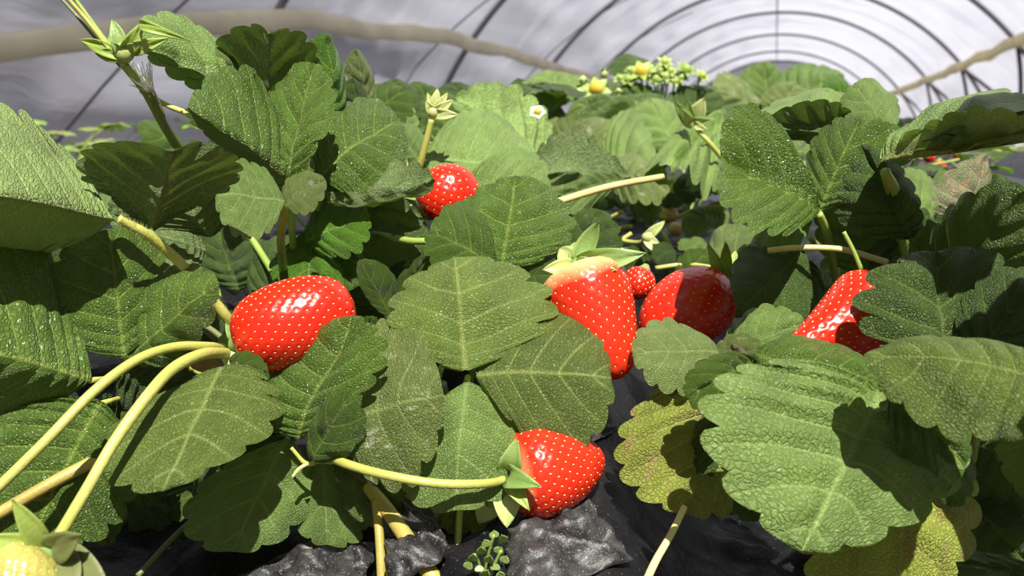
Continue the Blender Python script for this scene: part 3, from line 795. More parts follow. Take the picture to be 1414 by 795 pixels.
plant('leafy strawberry plant filling the left edge, with arching yellow green fruit stalks', (330, 575, .435), [
    dict(path=[(345, 500, .42), (322, 452, .380), (292, 412, .368), (248, 362, .356), (205, 325, .343), (182, 312, .338), (164, 302, .334)], w=(15, 12), st='y', hair=420, lf=[
        ('p', (158, 301, .333, -80, 258, .285, 12, 150, .355, 10, 350, .345), dict(under=False, N=10, quilt=.016, arch=.02, droop=.01)),
        ]),
    dict(path=[(214, 330, .345), (208, 318, .346), (206, 305, .347), (212, 270, .345)], w=(9, 6), lf=[
        ('d', (208, 316, .348, 240, 206, .315, 112, 222, .33, 330, 240, .335), dict(under=True, arch=-.03, tooth=.05)),
        ('d', (290, 330, .43, 225, 235, .41, 165, 290, .42, 330, 240, .40), dict(under=True)),
        ('d', (285, 345, .45, 150, 300, .43, 220, 230, .44, 230, 370, .43), dict(under=True))]),
    dict(hub=(176, 494, .352), st='y', w=11, lf=[
        ('g', (172, 493, .350, 150, 318, .362, 60, 418, .342, 236, 380, .366), dict(quilt=.03, N=8, seed=0) if False else dict(quilt=.03, N=8)),
        ('g', (176, 491, .350, 305, 392, .345, 215, 380, .36, 252, 488, .352), dict(quilt=.03, N=7)),
        ('d', (168, 505, .355, 290, 560, .38, 240, 500, .37, 190, 580, .37))]),
    dict(hub=(124, 525, .337), st='y', w=9, lf=[
        ('g', (122, 525, .336, -90, 465, .30, 22, 312, .350, -10, 560, .325), dict(quilt=.03, N=9))]),
    dict(hub=(310, 516, .345), st='g', w=8, lf=[
        ('o', (309, 512, .342, 228, 682, .300, 148, 592, .318, 378, 560, .330), dict(quilt=.012, N=7, arch=.06, droop=.09, tooth=.09)),
        ('g', (318, 500, .352, 372, 515, .345, 345, 486, .35, 345, 530, .345), dict(N=5))]),
    dict(hub=(142, 556, .345), st='y', w=8, lf=[
        ('g', (140, 556, .340, 35, 760, .318, 178, 690, .335, -45, 600, .325), dict(quilt=.03, N=9)),
        ('g', (150, 590, .352, 150, 752, .345, 105, 680, .345, 172, 675, .35), dict(N=7)),
        ('d', (150, 545, .36, 200, 700, .37, 120, 620, .36, 230, 620, .38), dict(N=7))]),
    dict(hub=(398, 608, .372), st='g', w=7, lf=[
        ('l', (397, 606, .366, 320, 762, .352, 262, 690, .358, 422, 700, .362), dict(quilt=.016, N=6, tooth=.09)),
        ('d', (392, 600, .375, 270, 690, .40, 300, 600, .39, 370, 700, .38), dict(N=6))]),
    dict(hub=(300, 400, .56), lf=[('d', a, dict(N=7)) for a in [  # filler leaves in the dark tone, standing in for shade between the leaves
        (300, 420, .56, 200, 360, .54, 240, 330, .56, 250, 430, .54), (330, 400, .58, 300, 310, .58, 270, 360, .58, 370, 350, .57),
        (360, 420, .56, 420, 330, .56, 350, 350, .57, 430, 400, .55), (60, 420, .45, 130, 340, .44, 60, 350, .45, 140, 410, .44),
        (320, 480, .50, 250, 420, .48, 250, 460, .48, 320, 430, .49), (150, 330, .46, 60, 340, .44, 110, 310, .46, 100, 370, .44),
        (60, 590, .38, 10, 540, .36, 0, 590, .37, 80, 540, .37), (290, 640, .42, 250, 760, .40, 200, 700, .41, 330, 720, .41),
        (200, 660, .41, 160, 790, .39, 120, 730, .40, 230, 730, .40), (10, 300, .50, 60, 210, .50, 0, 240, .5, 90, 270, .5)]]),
    ], ex_left)

def ex_up(root):
    # tall stem with its spent flower truss at the top left
    s = stalk(root, [(262, 232, .47), (248, 208, .455), (225, 170, .435), (200, 125, .415), (172, 90, .40)], (14, 12), 'g', 'flower_stalk', hair=200)
    stalk(root, [(172, 92, .40), (150, 66, .398), (120, 28, .395), (85, -12, .39)], (8, 5), 'y', 'flower_stalk')
    stalk(root, [(170, 88, .402), (145, 55, .404), (112, 10, .402), (95, -12, .40)], (7, 5), 'g', 'flower_stalk')
    stalk(root, [(166, 90, .404), (140, 62, .408), (100, 15, .41), (76, -10, .41)], (6, 4), 'd', 'flower_stalk')
    stalk(root, [(194, 124, .415), (230, 145, .42), (262, 158, .42), (285, 172, .425), (300, 192, .43), (330, 230, .45)], (7, 9), 'y', 'flower_stalk')
    c = P(172, 78, .398)
    bud(root, c, .0042, 5, (0.15, 0, 1), .55, 's', 'v', 'flower_bud', 2.6, 2)
    for (x, y, d, w, cu, mt) in [(154, 26, .395, .007, .1, 's'), (196, 32, .39, .007, .15, 'g'), (108, 54, .40, .006, .1, 'g'), (130, 74, .40, .006, .1, 'g'), (150, 44, .405, .007, .1, 'g')]:
        sepal(root, c, P(x, y, d), w, cu, mt)
    sepal(root, P(192, 33, .39), P(250, 52, .385), .0045, .5, 'g', 'bract')
    sepal(root, P(180, 70, .40), P(228, 54, .39), .006, .2, 'g', 'bract')
    # dry wisp of an old flower
    vs, fs = [], []
    rg = random.Random(5)
    for _ in range(60):
        a = P(208 + rg.uniform(-4, 6), 128, .41); b = P(188 + rg.uniform(-12, 22), 92 + rg.uniform(-8, 26), .405 + rg.uniform(-.01, .01))
        w = Vector((.00018, 0, .0001)); k = len(vs); vs += [a - w, a + w, b + w, b - w]; fs.append((k, k + 1, k + 2, k + 3))
    o = mesh_obj('withered_flower', vs, fs, ST['h'], root); o['kind'] = 'stuff'
    stalk(root, [(206, 125, .41), (220, 150, .415), (236, 185, .42)], (5, 3), 'd', 'old_stalk')
    stalk(root, [(212, 125, .412), (226, 155, .418), (228, 180, .42)], (3, 2), 'd', 'old_stalk')
plant('tall strawberry plant at the upper left, its leaves standing against the white film', (420, 470, .53), [
    dict(path=[(400, 450, .50), (392, 380, .44), (388, 330, .40), (392, 295, .385), (393, 280, .375)], w=(12, 9), lf=[
        ('l', (392, 280, .372, 297, 272, .362, 340, 218, .385, 345, 322, .352), dict(N=8, quilt=.022)),
        ('k', (393, 284, .372, 450, 250, .385, 404, 240, .385, 430, 288, .37), dict(N=6))]),
    dict(path=[(415, 440, .50), (405, 340, .44), (402, 290, .42), (402, 254, .402)], w=(10, 8), lf=[
        ('g', (401, 252, .400, 258, 150, .372, 352, 108, .420, 300, 200, .405), dict(N=9, quilt=.03, droop=.02)),
        ('g', (402, 254, .402, 437, 92, .425, 370, 140, .415, 456, 165, .405), dict(N=8, quilt=.03, droop=.02)),
        ('p', (400, 262, .43, 350, 195, .43, 345, 245, .43, 400, 200, .43), dict(N=6))]),
    dict(path=[(420, 420, .52), (400, 300, .47), (385, 210, .46), (372, 176, .45)], w=(8, 7), lf=[
        ('d', (372, 178, .450, 372, 44, .405, 298, 82, .435, 440, 92, .430), dict(under=True, N=8, arch=-.02)),
        ('l', (342, 142, .442, 186, 62, .395, 262, 28, .43, 272, 124, .425), dict(N=8)),
        ('p', (345, 140, .445, 305, 60, .43, 300, 110, .43, 342, 100, .44), dict(N=6)),
        ('b', (462, 170, .46, 450, 46, .445, 420, 100, .45, 478, 110, .465), dict(N=7, quilt=.035)),
        ('g', (470, 200, .47, 445, 115, .455, 420, 160, .46, 478, 150, .465), dict(N=7))]),
    dict(path=[(440, 420, .52), (440, 330, .47), (440, 280, .44), (436, 246, .43)], w=(9, 8), lf=[
        ('g', (438, 244, .425, 552, 165, .460, 462, 142, .462, 535, 258, .432), dict(N=9, quilt=.03)),
        ('p', (440, 246, .45, 455, 150, .47, 428, 195, .46, 482, 195, .47), dict(N=6)),
        ('d', (432, 262, .425, 600, 248, .41, 515, 228, .44, 510, 285, .42), dict(under=True, N=8)),
        ('d', (450, 262, .46, 585, 300, .44, 500, 250, .46, 500, 320, .44), dict(under=True, N=8))]),
    dict(hub=(425, 335, .445), lf=[
        ('b', (424, 336, .44, 512, 300, .428, 455, 262, .45, 482, 352, .425), dict(N=7)),
        ('b', (432, 322, .45, 425, 412, .425, 375, 372, .435, 474, 375, .435), dict(N=7)),
        ('g', (440, 318, .455, 490, 398, .435, 445, 375, .44, 500, 355, .445), dict(N=7))]),
    dict(hub=(508, 170, .53), lf=[
        ('k', (512, 150, .52, 490, 68, .51, 480, 112, .515, 516, 105, .52), dict(N=7)),
        ('d', (505, 160, .50, 486, 108, .495, 470, 140, .50, 506, 130, .50), dict(N=6)),
        ('g', (500, 170, .56, 560, 125, .57, 510, 120, .57, 560, 165, .56), dict(N=7)),
        ('l', (560, 210, .60, 530, 125, .62, 505, 170, .61, 575, 160, .61), dict(N=7))]),
    dict(hub=(262, 210, .60), lf=[
        ('g', (262, 218, .62, 190, 175, .60, 225, 170, .62, 215, 215, .6), dict(N=6)),
        ('d', (300, 210, .52, 320, 165, .53, 290, 185, .53, 350, 185, .53), dict(N=6)),
        ('d', (345, 240, .48, 320, 185, .48, 300, 215, .48, 370, 205, .48), dict(N=6))]),
    ], ex_up)

def ex_mid(root):
    stalk(root, [(508, 672, .368), (532, 700, .358), (565, 748, .345), (610, 816, .335)], (18, 26), 'o', 'old_stalk')
    stalk(root, [(519, 690, .36), (524, 740, .352), (528, 812, .345)], (12, 14), 'o', 'old_stalk')
    stalk(root, [(640, 650, .37), (634, 720, .36), (629, 812, .352)], (9, 11), 'y', 'old_stalk')
    stalk(root, [(462, 610, .352), (448, 630, .352), (424, 640, .350), (402, 618, .348)], (9, 5), 'y', 'old_stalk')
    stalk(root, [(424, 640, .350), (412, 648, .348), (404, 658, .347)], (6, 4), 'c', 'old_stalk')
    sepal(root, P(470, 628, .352), P(430, 632, .345), .006, .1, 'v', 'bract')
    sepal(root, P(452, 632, .352), P(500, 612, .345), .005, .1, 'v', 'bract')
    # narrow stipule leaves standing beside the big strawberry
plant('strawberry plant in the middle of the bed, its broad three part leaf spread in front', (600, 560, .45), [
    dict(path=[(620, 600, .44), (634, 560, .40), (642, 535, .375), (646, 521, .360)], w=(10, 9), st='y', lf=[
        ('o', (642, 512, .356, 628, 352, .385, 540, 432, .368, 762, 415, .376), dict(N=7, quilt=.014, tooth=.10)),
        ('o', (658, 517, .357, 846, 520, .362, 770, 428, .385, 775, 612, .350), dict(N=7, quilt=.022, tooth=.07)),
        ('l', (644, 526, .355, 628, 705, .338, 556, 640, .352, 728, 622, .352), dict(N=7, quilt=.014, tooth=.08))]),
    dict(path=[(600, 580, .45), (560, 600, .40), (510, 600, .37), (474, 590, .352)], w=(9, 8), st='y', lf=[
        ('k', (470, 582, .348, 614, 545, .342, 528, 444, .366, 545, 668, .338), dict(N=7, quilt=.02, tooth=.10)),
        ('g', (418, 606, .352, 492, 436, .352, 362, 520, .372, 512, 520, .338), dict(N=9, quilt=.028)),
        ('g', (432, 636, .346, 486, 540, .332, 432, 570, .340, 492, 612, .336), dict(N=6, quilt=.02, tooth=.05)),
        ('k', (462, 636, .374, 560, 712, .366, 535, 650, .372, 482, 710, .366), dict(N=6)),
        ('l', (446, 628, .372, 452, 752, .362, 405, 700, .366, 505, 712, .370), dict(N=6, quilt=.014))]),
    dict(path=[(640, 560, .46), (670, 450, .43), (685, 400, .41), (690, 378, .405)], w=(9, 8), lf=[
        ('g', (690, 376, .402, 712, 242, .425, 628, 308, .408, 790, 312, .420), dict(N=8, quilt=.028)),
        ('g', (686, 370, .396, 592, 322, .402, 650, 282, .41, 612, 372, .39), dict(N=7)),
        ('g', (680, 385, .40, 600, 385, .395, 640, 345, .40, 640, 415, .39), dict(N=6)),
        ('d', (700, 385, .41, 770, 380, .41, 745, 345, .415, 735, 430, .405), dict(N=6))]),
    dict(hub=(540, 436, .415), lf=[
        ('g', (540, 436, .410, 496, 358, .400, 503, 408, .402, 546, 385, .402), dict(N=8, tooth=.02, quilt=.01)),
        ('g', (546, 437, .410, 562, 370, .405, 541, 405, .405, 566, 400, .405), dict(N=8, tooth=.02, quilt=.01)),
        ('g', (566, 385, .415, 600, 345, .41, 570, 362, .41, 598, 368, .41), dict(N=6, tooth=.03)),
        ('d', (545, 440, .42, 590, 470, .40, 590, 440, .41, 550, 470, .41), dict(N=5)),
        ('b', (498, 470, .39, 514, 436, .375, 492, 450, .38, 520, 455, .38), dict(N=4))]),
    dict(hub=(520, 620, .40), lf=[
        ('d', (560, 600, .42, 620, 700, .40, 560, 690, .41, 640, 640, .41), dict(N=6)),
        ('y', (690, 690, .375, 640, 742, .362, 640, 700, .37, 690, 735, .365), dict(N=5)),
        ('y', (640, 690, .372, 630, 738, .36, 608, 715, .365, 656, 722, .366), dict(N=5)),
        ('d', (480, 640, .40, 520, 720, .39, 460, 700, .40, 545, 680, .40), dict(N=6))]),
    dict(hub=(640, 470, .44), lf=[
        ('d', (600, 460, .45, 560, 360, .46, 520, 420, .46, 620, 400, .46), dict(N=7)),
        ('d', (470, 420, .47, 580, 350, .45, 500, 340, .47, 560, 400, .45), dict(under=True, N=7)),
        ('d', (480, 380, .50, 600, 330, .48, 520, 300, .50, 560, 380, .48), dict(N=7))]),
    dict(hub=(560, 420, .54), lf=[('d', a, dict(N=7)) for a in [  # more dark-toned fillers; their colour carries the shade of the gaps
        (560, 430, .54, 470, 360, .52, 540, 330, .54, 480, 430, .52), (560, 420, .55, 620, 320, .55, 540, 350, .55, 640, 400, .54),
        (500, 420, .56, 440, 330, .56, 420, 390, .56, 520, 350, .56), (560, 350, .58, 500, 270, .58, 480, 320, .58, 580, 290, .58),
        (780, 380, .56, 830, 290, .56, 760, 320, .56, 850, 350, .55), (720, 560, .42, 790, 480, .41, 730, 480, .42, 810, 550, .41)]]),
    ], ex_mid)
for a, b, lab in [((520, 312, .44), (612, 332, .42), None)]:
    pass

def ex_right(root):
    stalk(root, [(945, 700, .345), (928, 735, .335), (905, 775, .325), (888, 812, .318)], (9, 12), 'c', 'old_stalk')
plant('strawberry plant at the lower right with a big sunlit rounded leaf in front', (1120, 600, .46), [
    dict(path=[(1150, 620, .44), (1200, 600, .38), (1218, 570, .345), (1218, 545, .328)], w=(10, 9), lf=[
        ('l', (1216, 540, .326, 1106, 762, .286, 988, 540, .304, 1322, 650, .300), dict(N=9, quilt=.034, arch=.06, droop=.03)),
        ('y', (1240, 600, .345, 1238, 842, .320, 1116, 735, .330, 1352, 700, .328), dict(N=8, quilt=.028, tooth=.10)),
        ('g', (1225, 540, .315, 1335, 640, .300, 1312, 545, .305, 1262, 660, .295), dict(N=7))]),
    dict(path=[(1100, 590, .44), (1070, 540, .38), (1046, 500, .345)], w=(9, 7), lf=[
        ('g', (1042, 494, .340, 1215, 528, .335, 1130, 462, .350, 1118, 566, .328), dict(N=8, quilt=.03)),
        ('g', (1042, 496, .341, 948, 548, .332, 974, 495, .335, 1010, 565, .33), dict(N=6)),
        ('w', (1010, 480, .35, 1040, 500, .343, 1020, 478, .345, 1015, 500, .345), dict(N=4))]),
    dict(hub=(990, 512, .38), lf=[
        ('y', (992, 506, .382, 946, 712, .355, 862, 600, .362, 1055, 640, .365), dict(N=9, quilt=.03)),
        ('d', (1000, 540, .375, 1040, 720, .36, 960, 640, .36, 1090, 640, .37), dict(N=8)),
        ('p', (992, 488, .376, 874, 488, .370, 920, 438, .385, 942, 536, .362), dict(N=7, quilt=.012, tooth=.09)),
        ('w', (975, 520, .38, 924, 560, .37, 935, 528, .375, 960, 552, .375), dict(N=5)),
        ('l', (998, 492, .392, 1112, 446, .395, 1040, 426, .40, 1082, 496, .388), dict(N=7)),
        ('k', (985, 500, .39, 1055, 480, .385, 1010, 462, .39, 1030, 500, .385), dict(N=5))]),
    ], ex_right)
plant('strawberry plant cut off by the right edge, with deeply ribbed dark leaves', (1330, 640, .43), [
    dict(path=[(1340, 660, .42), (1345, 600, .39), (1320, 550, .36), (1302, 525, .345)], w=(10, 9), lf=[
        ('d', (1300, 522, .343, 1290, 348, .362, 1192, 425, .352, 1400, 400, .352), dict(N=6, quilt=.05, tooth=.11, arch=.05)),
        ('d', (1330, 520, .335, 1430, 380, .34, 1340, 400, .345, 1460, 460, .33), dict(N=7, quilt=.04, tooth=.1))]),
    dict(path=[(1420, 640, .36), (1440, 560, .32), (1435, 520, .30)], w=(10, 9), lf=[
        ('o', (1450, 520, .255, 1192, 488, .288, 1330, 458, .282, 1325, 590, .262), dict(N=8, quilt=.025)),
        ('o', (1445, 540, .285, 1420, 690, .30, 1380, 600, .295, 1480, 620, .29), dict(N=7))]),
    dict(hub=(1270, 520, .36), lf=[
        ('g', (1250, 520, .335, 1310, 700, .325, 1240, 600, .33, 1340, 610, .33), dict(N=8, tooth=.11)),
        ('k', (1290, 525, .33, 1335, 560, .325, 1290, 555, .325, 1335, 530, .325), dict(N=5)),
        ('g', (1440, 800, .34, 1300, 775, .33, 1370, 762, .34, 1370, 830, .33), dict(N=7)),
        ('d', (1340, 600, .41, 1460, 700, .40, 1350, 700, .41, 1450, 590, .40)), ('d', (1330, 680, .42, 1430, 790, .40, 1320, 770, .41, 1440, 690, .40)),
        ('d', (1300, 520, .42, 1440, 600, .42, 1340, 620, .43, 1420, 500, .42))]),  # these three dark leaves paint the shade over the bed at the edge
    ])
def ex_r2(root):
    stalk(root, [(1060, 346, .43), (1100, 342, .425), (1150, 343, .42), (1178, 348, .42), (1225, 362, .42)], (8, 9), 'c', 'leaf_stalk')
    stalk(root, [(1165, 320, .40), (1180, 350, .40), (1196, 390, .40)], (6, 7), 'g', 'leaf_stalk')
plant('strawberry plant at the right with an upright folded ribbed leaf lit below', (1170, 440, .52), [
    dict(path=[(1165, 430, .50), (1150, 360, .45), (1140, 315, .43), (1131, 295, .422)], w=(12, 10), lf=[
        ('g', (1129, 293, .420, 992, 222, .405, 1052, 158, .408, 1028, 318, .350), dict(N=9, quilt=.04, arch=.0, droop=.0)),
        ('g', (1131, 292, .422, 1188, 164, .425, 1120, 200, .435, 1252, 222, .415), dict(N=8, quilt=.034)),
        ('l', (1122, 300, .44, 1046, 330, .44, 1080, 295, .45, 1090, 345, .43), dict(N=6))]),
    dict(path=[(1250, 430, .50), (1245, 330, .44), (1232, 270, .41), (1222, 236, .400)], w=(16, 14), st='g', lf=[
        ('l', (1190, 150, .47, 1036, 165, .435, 1108, 122, .50, 1105, 172, .455), dict(N=8, quilt=.02)),
        ('d', (1205, 190, .455, 1058, 178, .432, 1135, 138, .44, 1128, 212, .45), dict(under=True, N=8, tooth=.05)),
        ('l', (1226, 192, .43, 1180, 112, .46, 1168, 160, .45, 1236, 130, .455), dict(N=7, quilt=.02)),
        ('b', (1185, 150, .55, 1135, 120, .55, 1165, 108, .56, 1160, 150, .55), dict(N=6))]),
    dict(path=[(1245, 300, .42), (1236, 262, .40), (1222, 236, .39)], w=(14, 12), st='g', lf=[
        ('l', (1218, 222, .385, 1450, 160, .31, 1320, 126, .39, 1350, 172, .335), dict(N=9, quilt=.02)),
        ('o', (1222, 224, .38, 1455, 190, .30, 1335, 156, .34, 1352, 190, .335), dict(under=True, N=9, quilt=.012)),
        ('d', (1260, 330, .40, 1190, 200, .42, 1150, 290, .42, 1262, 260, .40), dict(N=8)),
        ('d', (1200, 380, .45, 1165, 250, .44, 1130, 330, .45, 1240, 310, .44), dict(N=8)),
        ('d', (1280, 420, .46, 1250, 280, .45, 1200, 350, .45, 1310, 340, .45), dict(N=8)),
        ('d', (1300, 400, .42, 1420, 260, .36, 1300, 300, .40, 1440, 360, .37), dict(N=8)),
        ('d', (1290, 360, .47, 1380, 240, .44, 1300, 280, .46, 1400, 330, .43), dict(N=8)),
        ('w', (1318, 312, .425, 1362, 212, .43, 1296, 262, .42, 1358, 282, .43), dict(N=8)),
        ('p', (1300, 238, .50, 1312, 275, .48, 1290, 254, .49, 1322, 254, .49), dict(N=5)),
        ('l', (1290, 310, .52, 1222, 245, .52, 1240, 290, .52, 1285, 245, .53), dict(N=7))]),
    dict(hub=(1120, 330, .47), lf=[
        ('d', (1108, 350, .44, 1020, 430, .42, 1030, 340, .44, 1110, 440, .42), dict(N=8, tooth=.03, quilt=.01)),
        ('d', (1120, 360, .46, 1060, 480, .45, 1040, 400, .46, 1130, 440, .46), dict(N=7)),
        ('p', (1152, 425, .47, 1106, 368, .475, 1106, 408, .47, 1152, 385, .475), dict(N=5)),
        ('p', (1140, 355, .49, 1160, 380, .49, 1135, 372, .49, 1164, 360, .49), dict(N=4)),
        ('l', (1140, 300, .50, 1215, 345, .48, 1210, 300, .50, 1150, 345, .48), dict(N=7)),
        ('d', (1140, 440, .50, 1230, 370, .48, 1150, 370, .50, 1230, 420, .48), dict(N=7)),
        ('d', (1000, 430, .50, 1080, 350, .50, 1020, 350, .50, 1080, 430, .48), dict(N=7))]),
    ], ex_r2)

def flower(parent, c, r, up, pet='h', core='f', seed=0):
    c = Vector(c); up = Vector(up).normalized(); x = up.orthogonal().normalized(); y = up.cross(x)
    bud(parent, c, r * 0.4, 5, up, 0.9, 's', core, 'flower_centre', 2.4, seed)
    for k in range(5):
        an = 2 * math.pi * k / 5 + seed; dv = x * math.cos(an) + y * math.sin(an)
        sepal(parent, c + dv * r * .2, c + dv * r + up * r * .25, r * .95, .05, pet, 'petal', nrm=up)

def ex_mb(root):
    # spent flower on its stalk
    stalk(root, [(572, 262, .53), (578, 235, .52), (586, 205, .515), (596, 165, .51)], (11, 8), 'y', 'flower_stalk')
    stalk(root, [(566, 255, .53), (560, 225, .53), (550, 205, .53)], (8, 5), 'y', 'flower_stalk')
    c = P(598, 158, .51)
    bud(root, c, .0035, 0, (0.1, 0, 1), .4, 'v', 'v', 'flower_bud', 2)
    for (x, y, w) in [(604, 122, .006), (588, 140, .005), (625, 138, .006), (632, 158, .006), (618, 128, .005), (590, 128, .004)]:
        sepal(root, c, P(x, y, .505), w, .1, 'v')
    for (x, y, w) in [(540, 300, .008), (575, 275, .008), (560, 300, .006)]:
        sepal(root, P(565, 265, .53), P(x, y, .52), w, .1, 's', 'bract')
    # pale cut stem
    stalk(root, [(700, 305, .46), (757, 283, .46), (840, 258, .48), (915, 244, .50)], (11, 9), 'c', 'cut_stalk')
    stalk(root, [(520, 318, .47), (560, 332, .43), (612, 332, .42)], (11, 9), 'g', 'leaf_stalk')
plant('strawberry plant behind the small upper strawberry, with a wide lit leaf', (640, 330, .62), [
    dict(hub=(586, 224, .535), w=9, st='y', lf=[
        ('l', (587, 222, .530, 745, 245, .545, 668, 148, .575, 655, 285, .515), dict(N=9, quilt=.024)),
        ('l', (640, 262, .52, 760, 270, .53, 715, 205, .55, 700, 300, .51), dict(N=8)),
        ('l', (585, 232, .54, 540, 170, .56, 545, 215, .55, 585, 185, .555), dict(N=7))]),
    dict(hub=(772, 224, .69), lf=[
        ('b', (775, 222, .690, 632, 128, .640, 722, 138, .70, 690, 208, .640), dict(under=True, N=9, quilt=.03)),
        ('g', (630, 200, .66, 610, 128, .68, 580, 165, .67, 650, 155, .67), dict(N=7))]),
    dict(hub=(868, 244, .61), lf=[
        ('d', (872, 244, .600, 742, 232, .545, 792, 186, .590, 785, 275, .560), dict(under=True, N=9)),
        ('l', (860, 250, .60, 760, 280, .56, 800, 245, .58, 800, 290, .56), dict(N=8)),
        ('k', (745, 285, .52, 690, 245, .54, 690, 280, .53, 740, 240, .54), dict(N=7))]),
    dict(hub=(545, 165, .70), lf=[
        ('d', (560, 170, .72, 545, 110, .74, 515, 140, .73, 585, 140, .73), dict(N=6)),
        ('g', (600, 160, .75, 575, 112, .76, 555, 140, .75, 615, 135, .75), dict(N=6)),
        ('d', (650, 150, .78, 625, 115, .80, 600, 135, .79, 660, 125, .79), dict(N=6)),
        ('g', (540, 215, .64, 510, 150, .66, 490, 185, .65, 555, 175, .66), dict(N=7))]),
    ], ex_mb)
def ex_back(root):
    # white flower and the truss of yellow centred flowers
    flower(root, P(742, 156, .63), .0062, RM @ Vector((0, .5, .9)), 'h', 'f', 1)
    stalk(root, [(830, 200, .95), (826, 160, .95), (824, 135, .95)], (5, 4), 'g', 'flower_stalk')
    bud(root, P(823, 126, .95), .0085, 6, RM @ Vector((0, .4, .9)), .9, 'g', 'f', 'flower_bud', 2.3, 1)
    bud(root, P(805, 113, .96), .0045, 5, (0, 0, 1), .9, 'v', 'v', 'flower_bud', 2.2, 5)
    bud(root, P(834, 104, .97), .0045, 5, (0, 0, 1), .5, 's', 'v', 'flower_bud', 2.6, 6)
    bud(root, P(800, 130, .94), .0045, 5, (0, -.4, 1), .8, 'v', 'v', 'flower_bud', 2.4, 7)
    for i, (x, y, r) in enumerate([(885, 98, .009), (875, 98, .006), (893, 96, .006), (940, 105, .005), (925, 96, .005), (910, 95, .005), (868, 108, .006), (905, 108, .006), (917, 84, .0055), (918, 104, .006), (932, 110, .005), (946, 95, .007), (968, 103, .0055), (857, 106, .005)]):
        bud(root, P(x, y + 4, 1.0), r * .9, 6, RM @ Vector(((x - 900) / 200, .5, .7)), .85, 's' if i % 2 else 'g', 'f' if i == 0 else 'g', 'flower_bud', 2.6, i)
        stalk(root, [(900 + (x - 900) * .3, 190, 1.02), (900 + (x - 900) * .8, y + 30, 1.01), (x, y + 4, 1.0)], (3, 3), 'g', 'flower_stalk')
    for i, (x, y) in enumerate([(854, 128), (863, 150), (880, 140)]):
        bud(root, P(x, y, .9), .003, 5, (0, 0, 1), .8, 'v', 'v', 'flower_bud', 2.4, 20 + i)
        stalk(root, [(x, y + 45, .9), (x, y, .9)], (3, 3), 'v' if 'v' in ST else 'g', 'flower_stalk')
plant('strawberry plant at the back of the bed carrying a crowded truss of yellow flowers', (880, 300, 1.0), [
    dict(hub=(830, 216, .76), lf=[
        ('l', (828, 216, .750, 908, 232, .700, 868, 152, .80, 838, 262, .69), dict(N=8)),
        ('k', (826, 214, .75, 800, 165, .79, 790, 200, .77, 850, 175, .79), dict(N=7)),
        ('k', (840, 240, .68, 925, 262, .62, 890, 215, .70, 870, 275, .63), dict(N=8))]),
    dict(hub=(768, 150, .96), lf=[
        ('l', (768, 152, .950, 766, 100, 1.0, 722, 118, .97, 815, 118, .97), dict(N=7)),
        ('d', (745, 140, .98, 712, 112, 1.0, 705, 135, .98, 745, 118, 1.0), dict(N=6)),
        ('k', (770, 150, .93, 740, 185, .88, 735, 160, .9, 780, 180, .9), dict(N=6)),
        ('l', (700, 150, .92, 660, 120, .95, 660, 145, .93, 705, 122, .95), dict(N=6)),
        ('o', (770, 215, .80, 815, 165, .85, 770, 165, .84, 828, 205, .80), dict(N=7))]),
    dict(hub=(940, 200, .85), lf=[
        ('g', (940, 165, .90, 785, 152, .84, 860, 135, .90, 850, 180, .85), dict(N=8)),
        ('l', (936, 212, .820, 893, 140, .85, 868, 185, .83, 948, 160, .85), dict(N=7, quilt=.04)),
        ('b', (930, 215, .84, 850, 175, .80, 880, 160, .84, 860, 205, .80), dict(under=True, N=7)),
        ('l', (1000, 190, .80, 925, 245, .62, 912, 200, .70, 998, 240, .66), dict(N=8)),
        ('b', (970, 190, .82, 1008, 180, .82, 985, 165, .83, 995, 195, .81), dict(N=6)),
        ('g', (975, 215, .78, 1005, 270, .68, 950, 250, .72, 1015, 225, .74), dict(N=7)),
        ('d', (880, 110, 1.15, 866, 76, 1.18, 842, 98, 1.16, 908, 92, 1.17), dict(N=7)),
        ('g', (905, 160, 1.0, 860, 118, 1.0, 850, 145, 1.0, 905, 125, 1.0), dict(N=7)),
        ('d', (920, 170, 1.0, 985, 125, 1.02, 930, 125, 1.0, 985, 160, 1.0), dict(N=7))]),
    ], ex_back)
def ex_back2(root):
    c = P(955, 172, .66)
    stalk(root, [(1010, 232, .66), (992, 212, .655), (975, 192, .65), (960, 176, .655)], (8, 6), 'y', 'flower_stalk')
    bud(root, c, .0045, 0, RM @ Vector((-.3, .8, .3)), .4, 'v', 'v', 'flower_bud', 2)
    for (x, y, w, m) in [(932, 142, .009, 's'), (972, 136, .014, 'v'), (940, 150, .007, 'v'), (980, 165, .008, 's'), (950, 138, .006, 's'), (975, 178, .006, 'v')]:
        sepal(root, c, P(x, y, .645), w, .1, m)
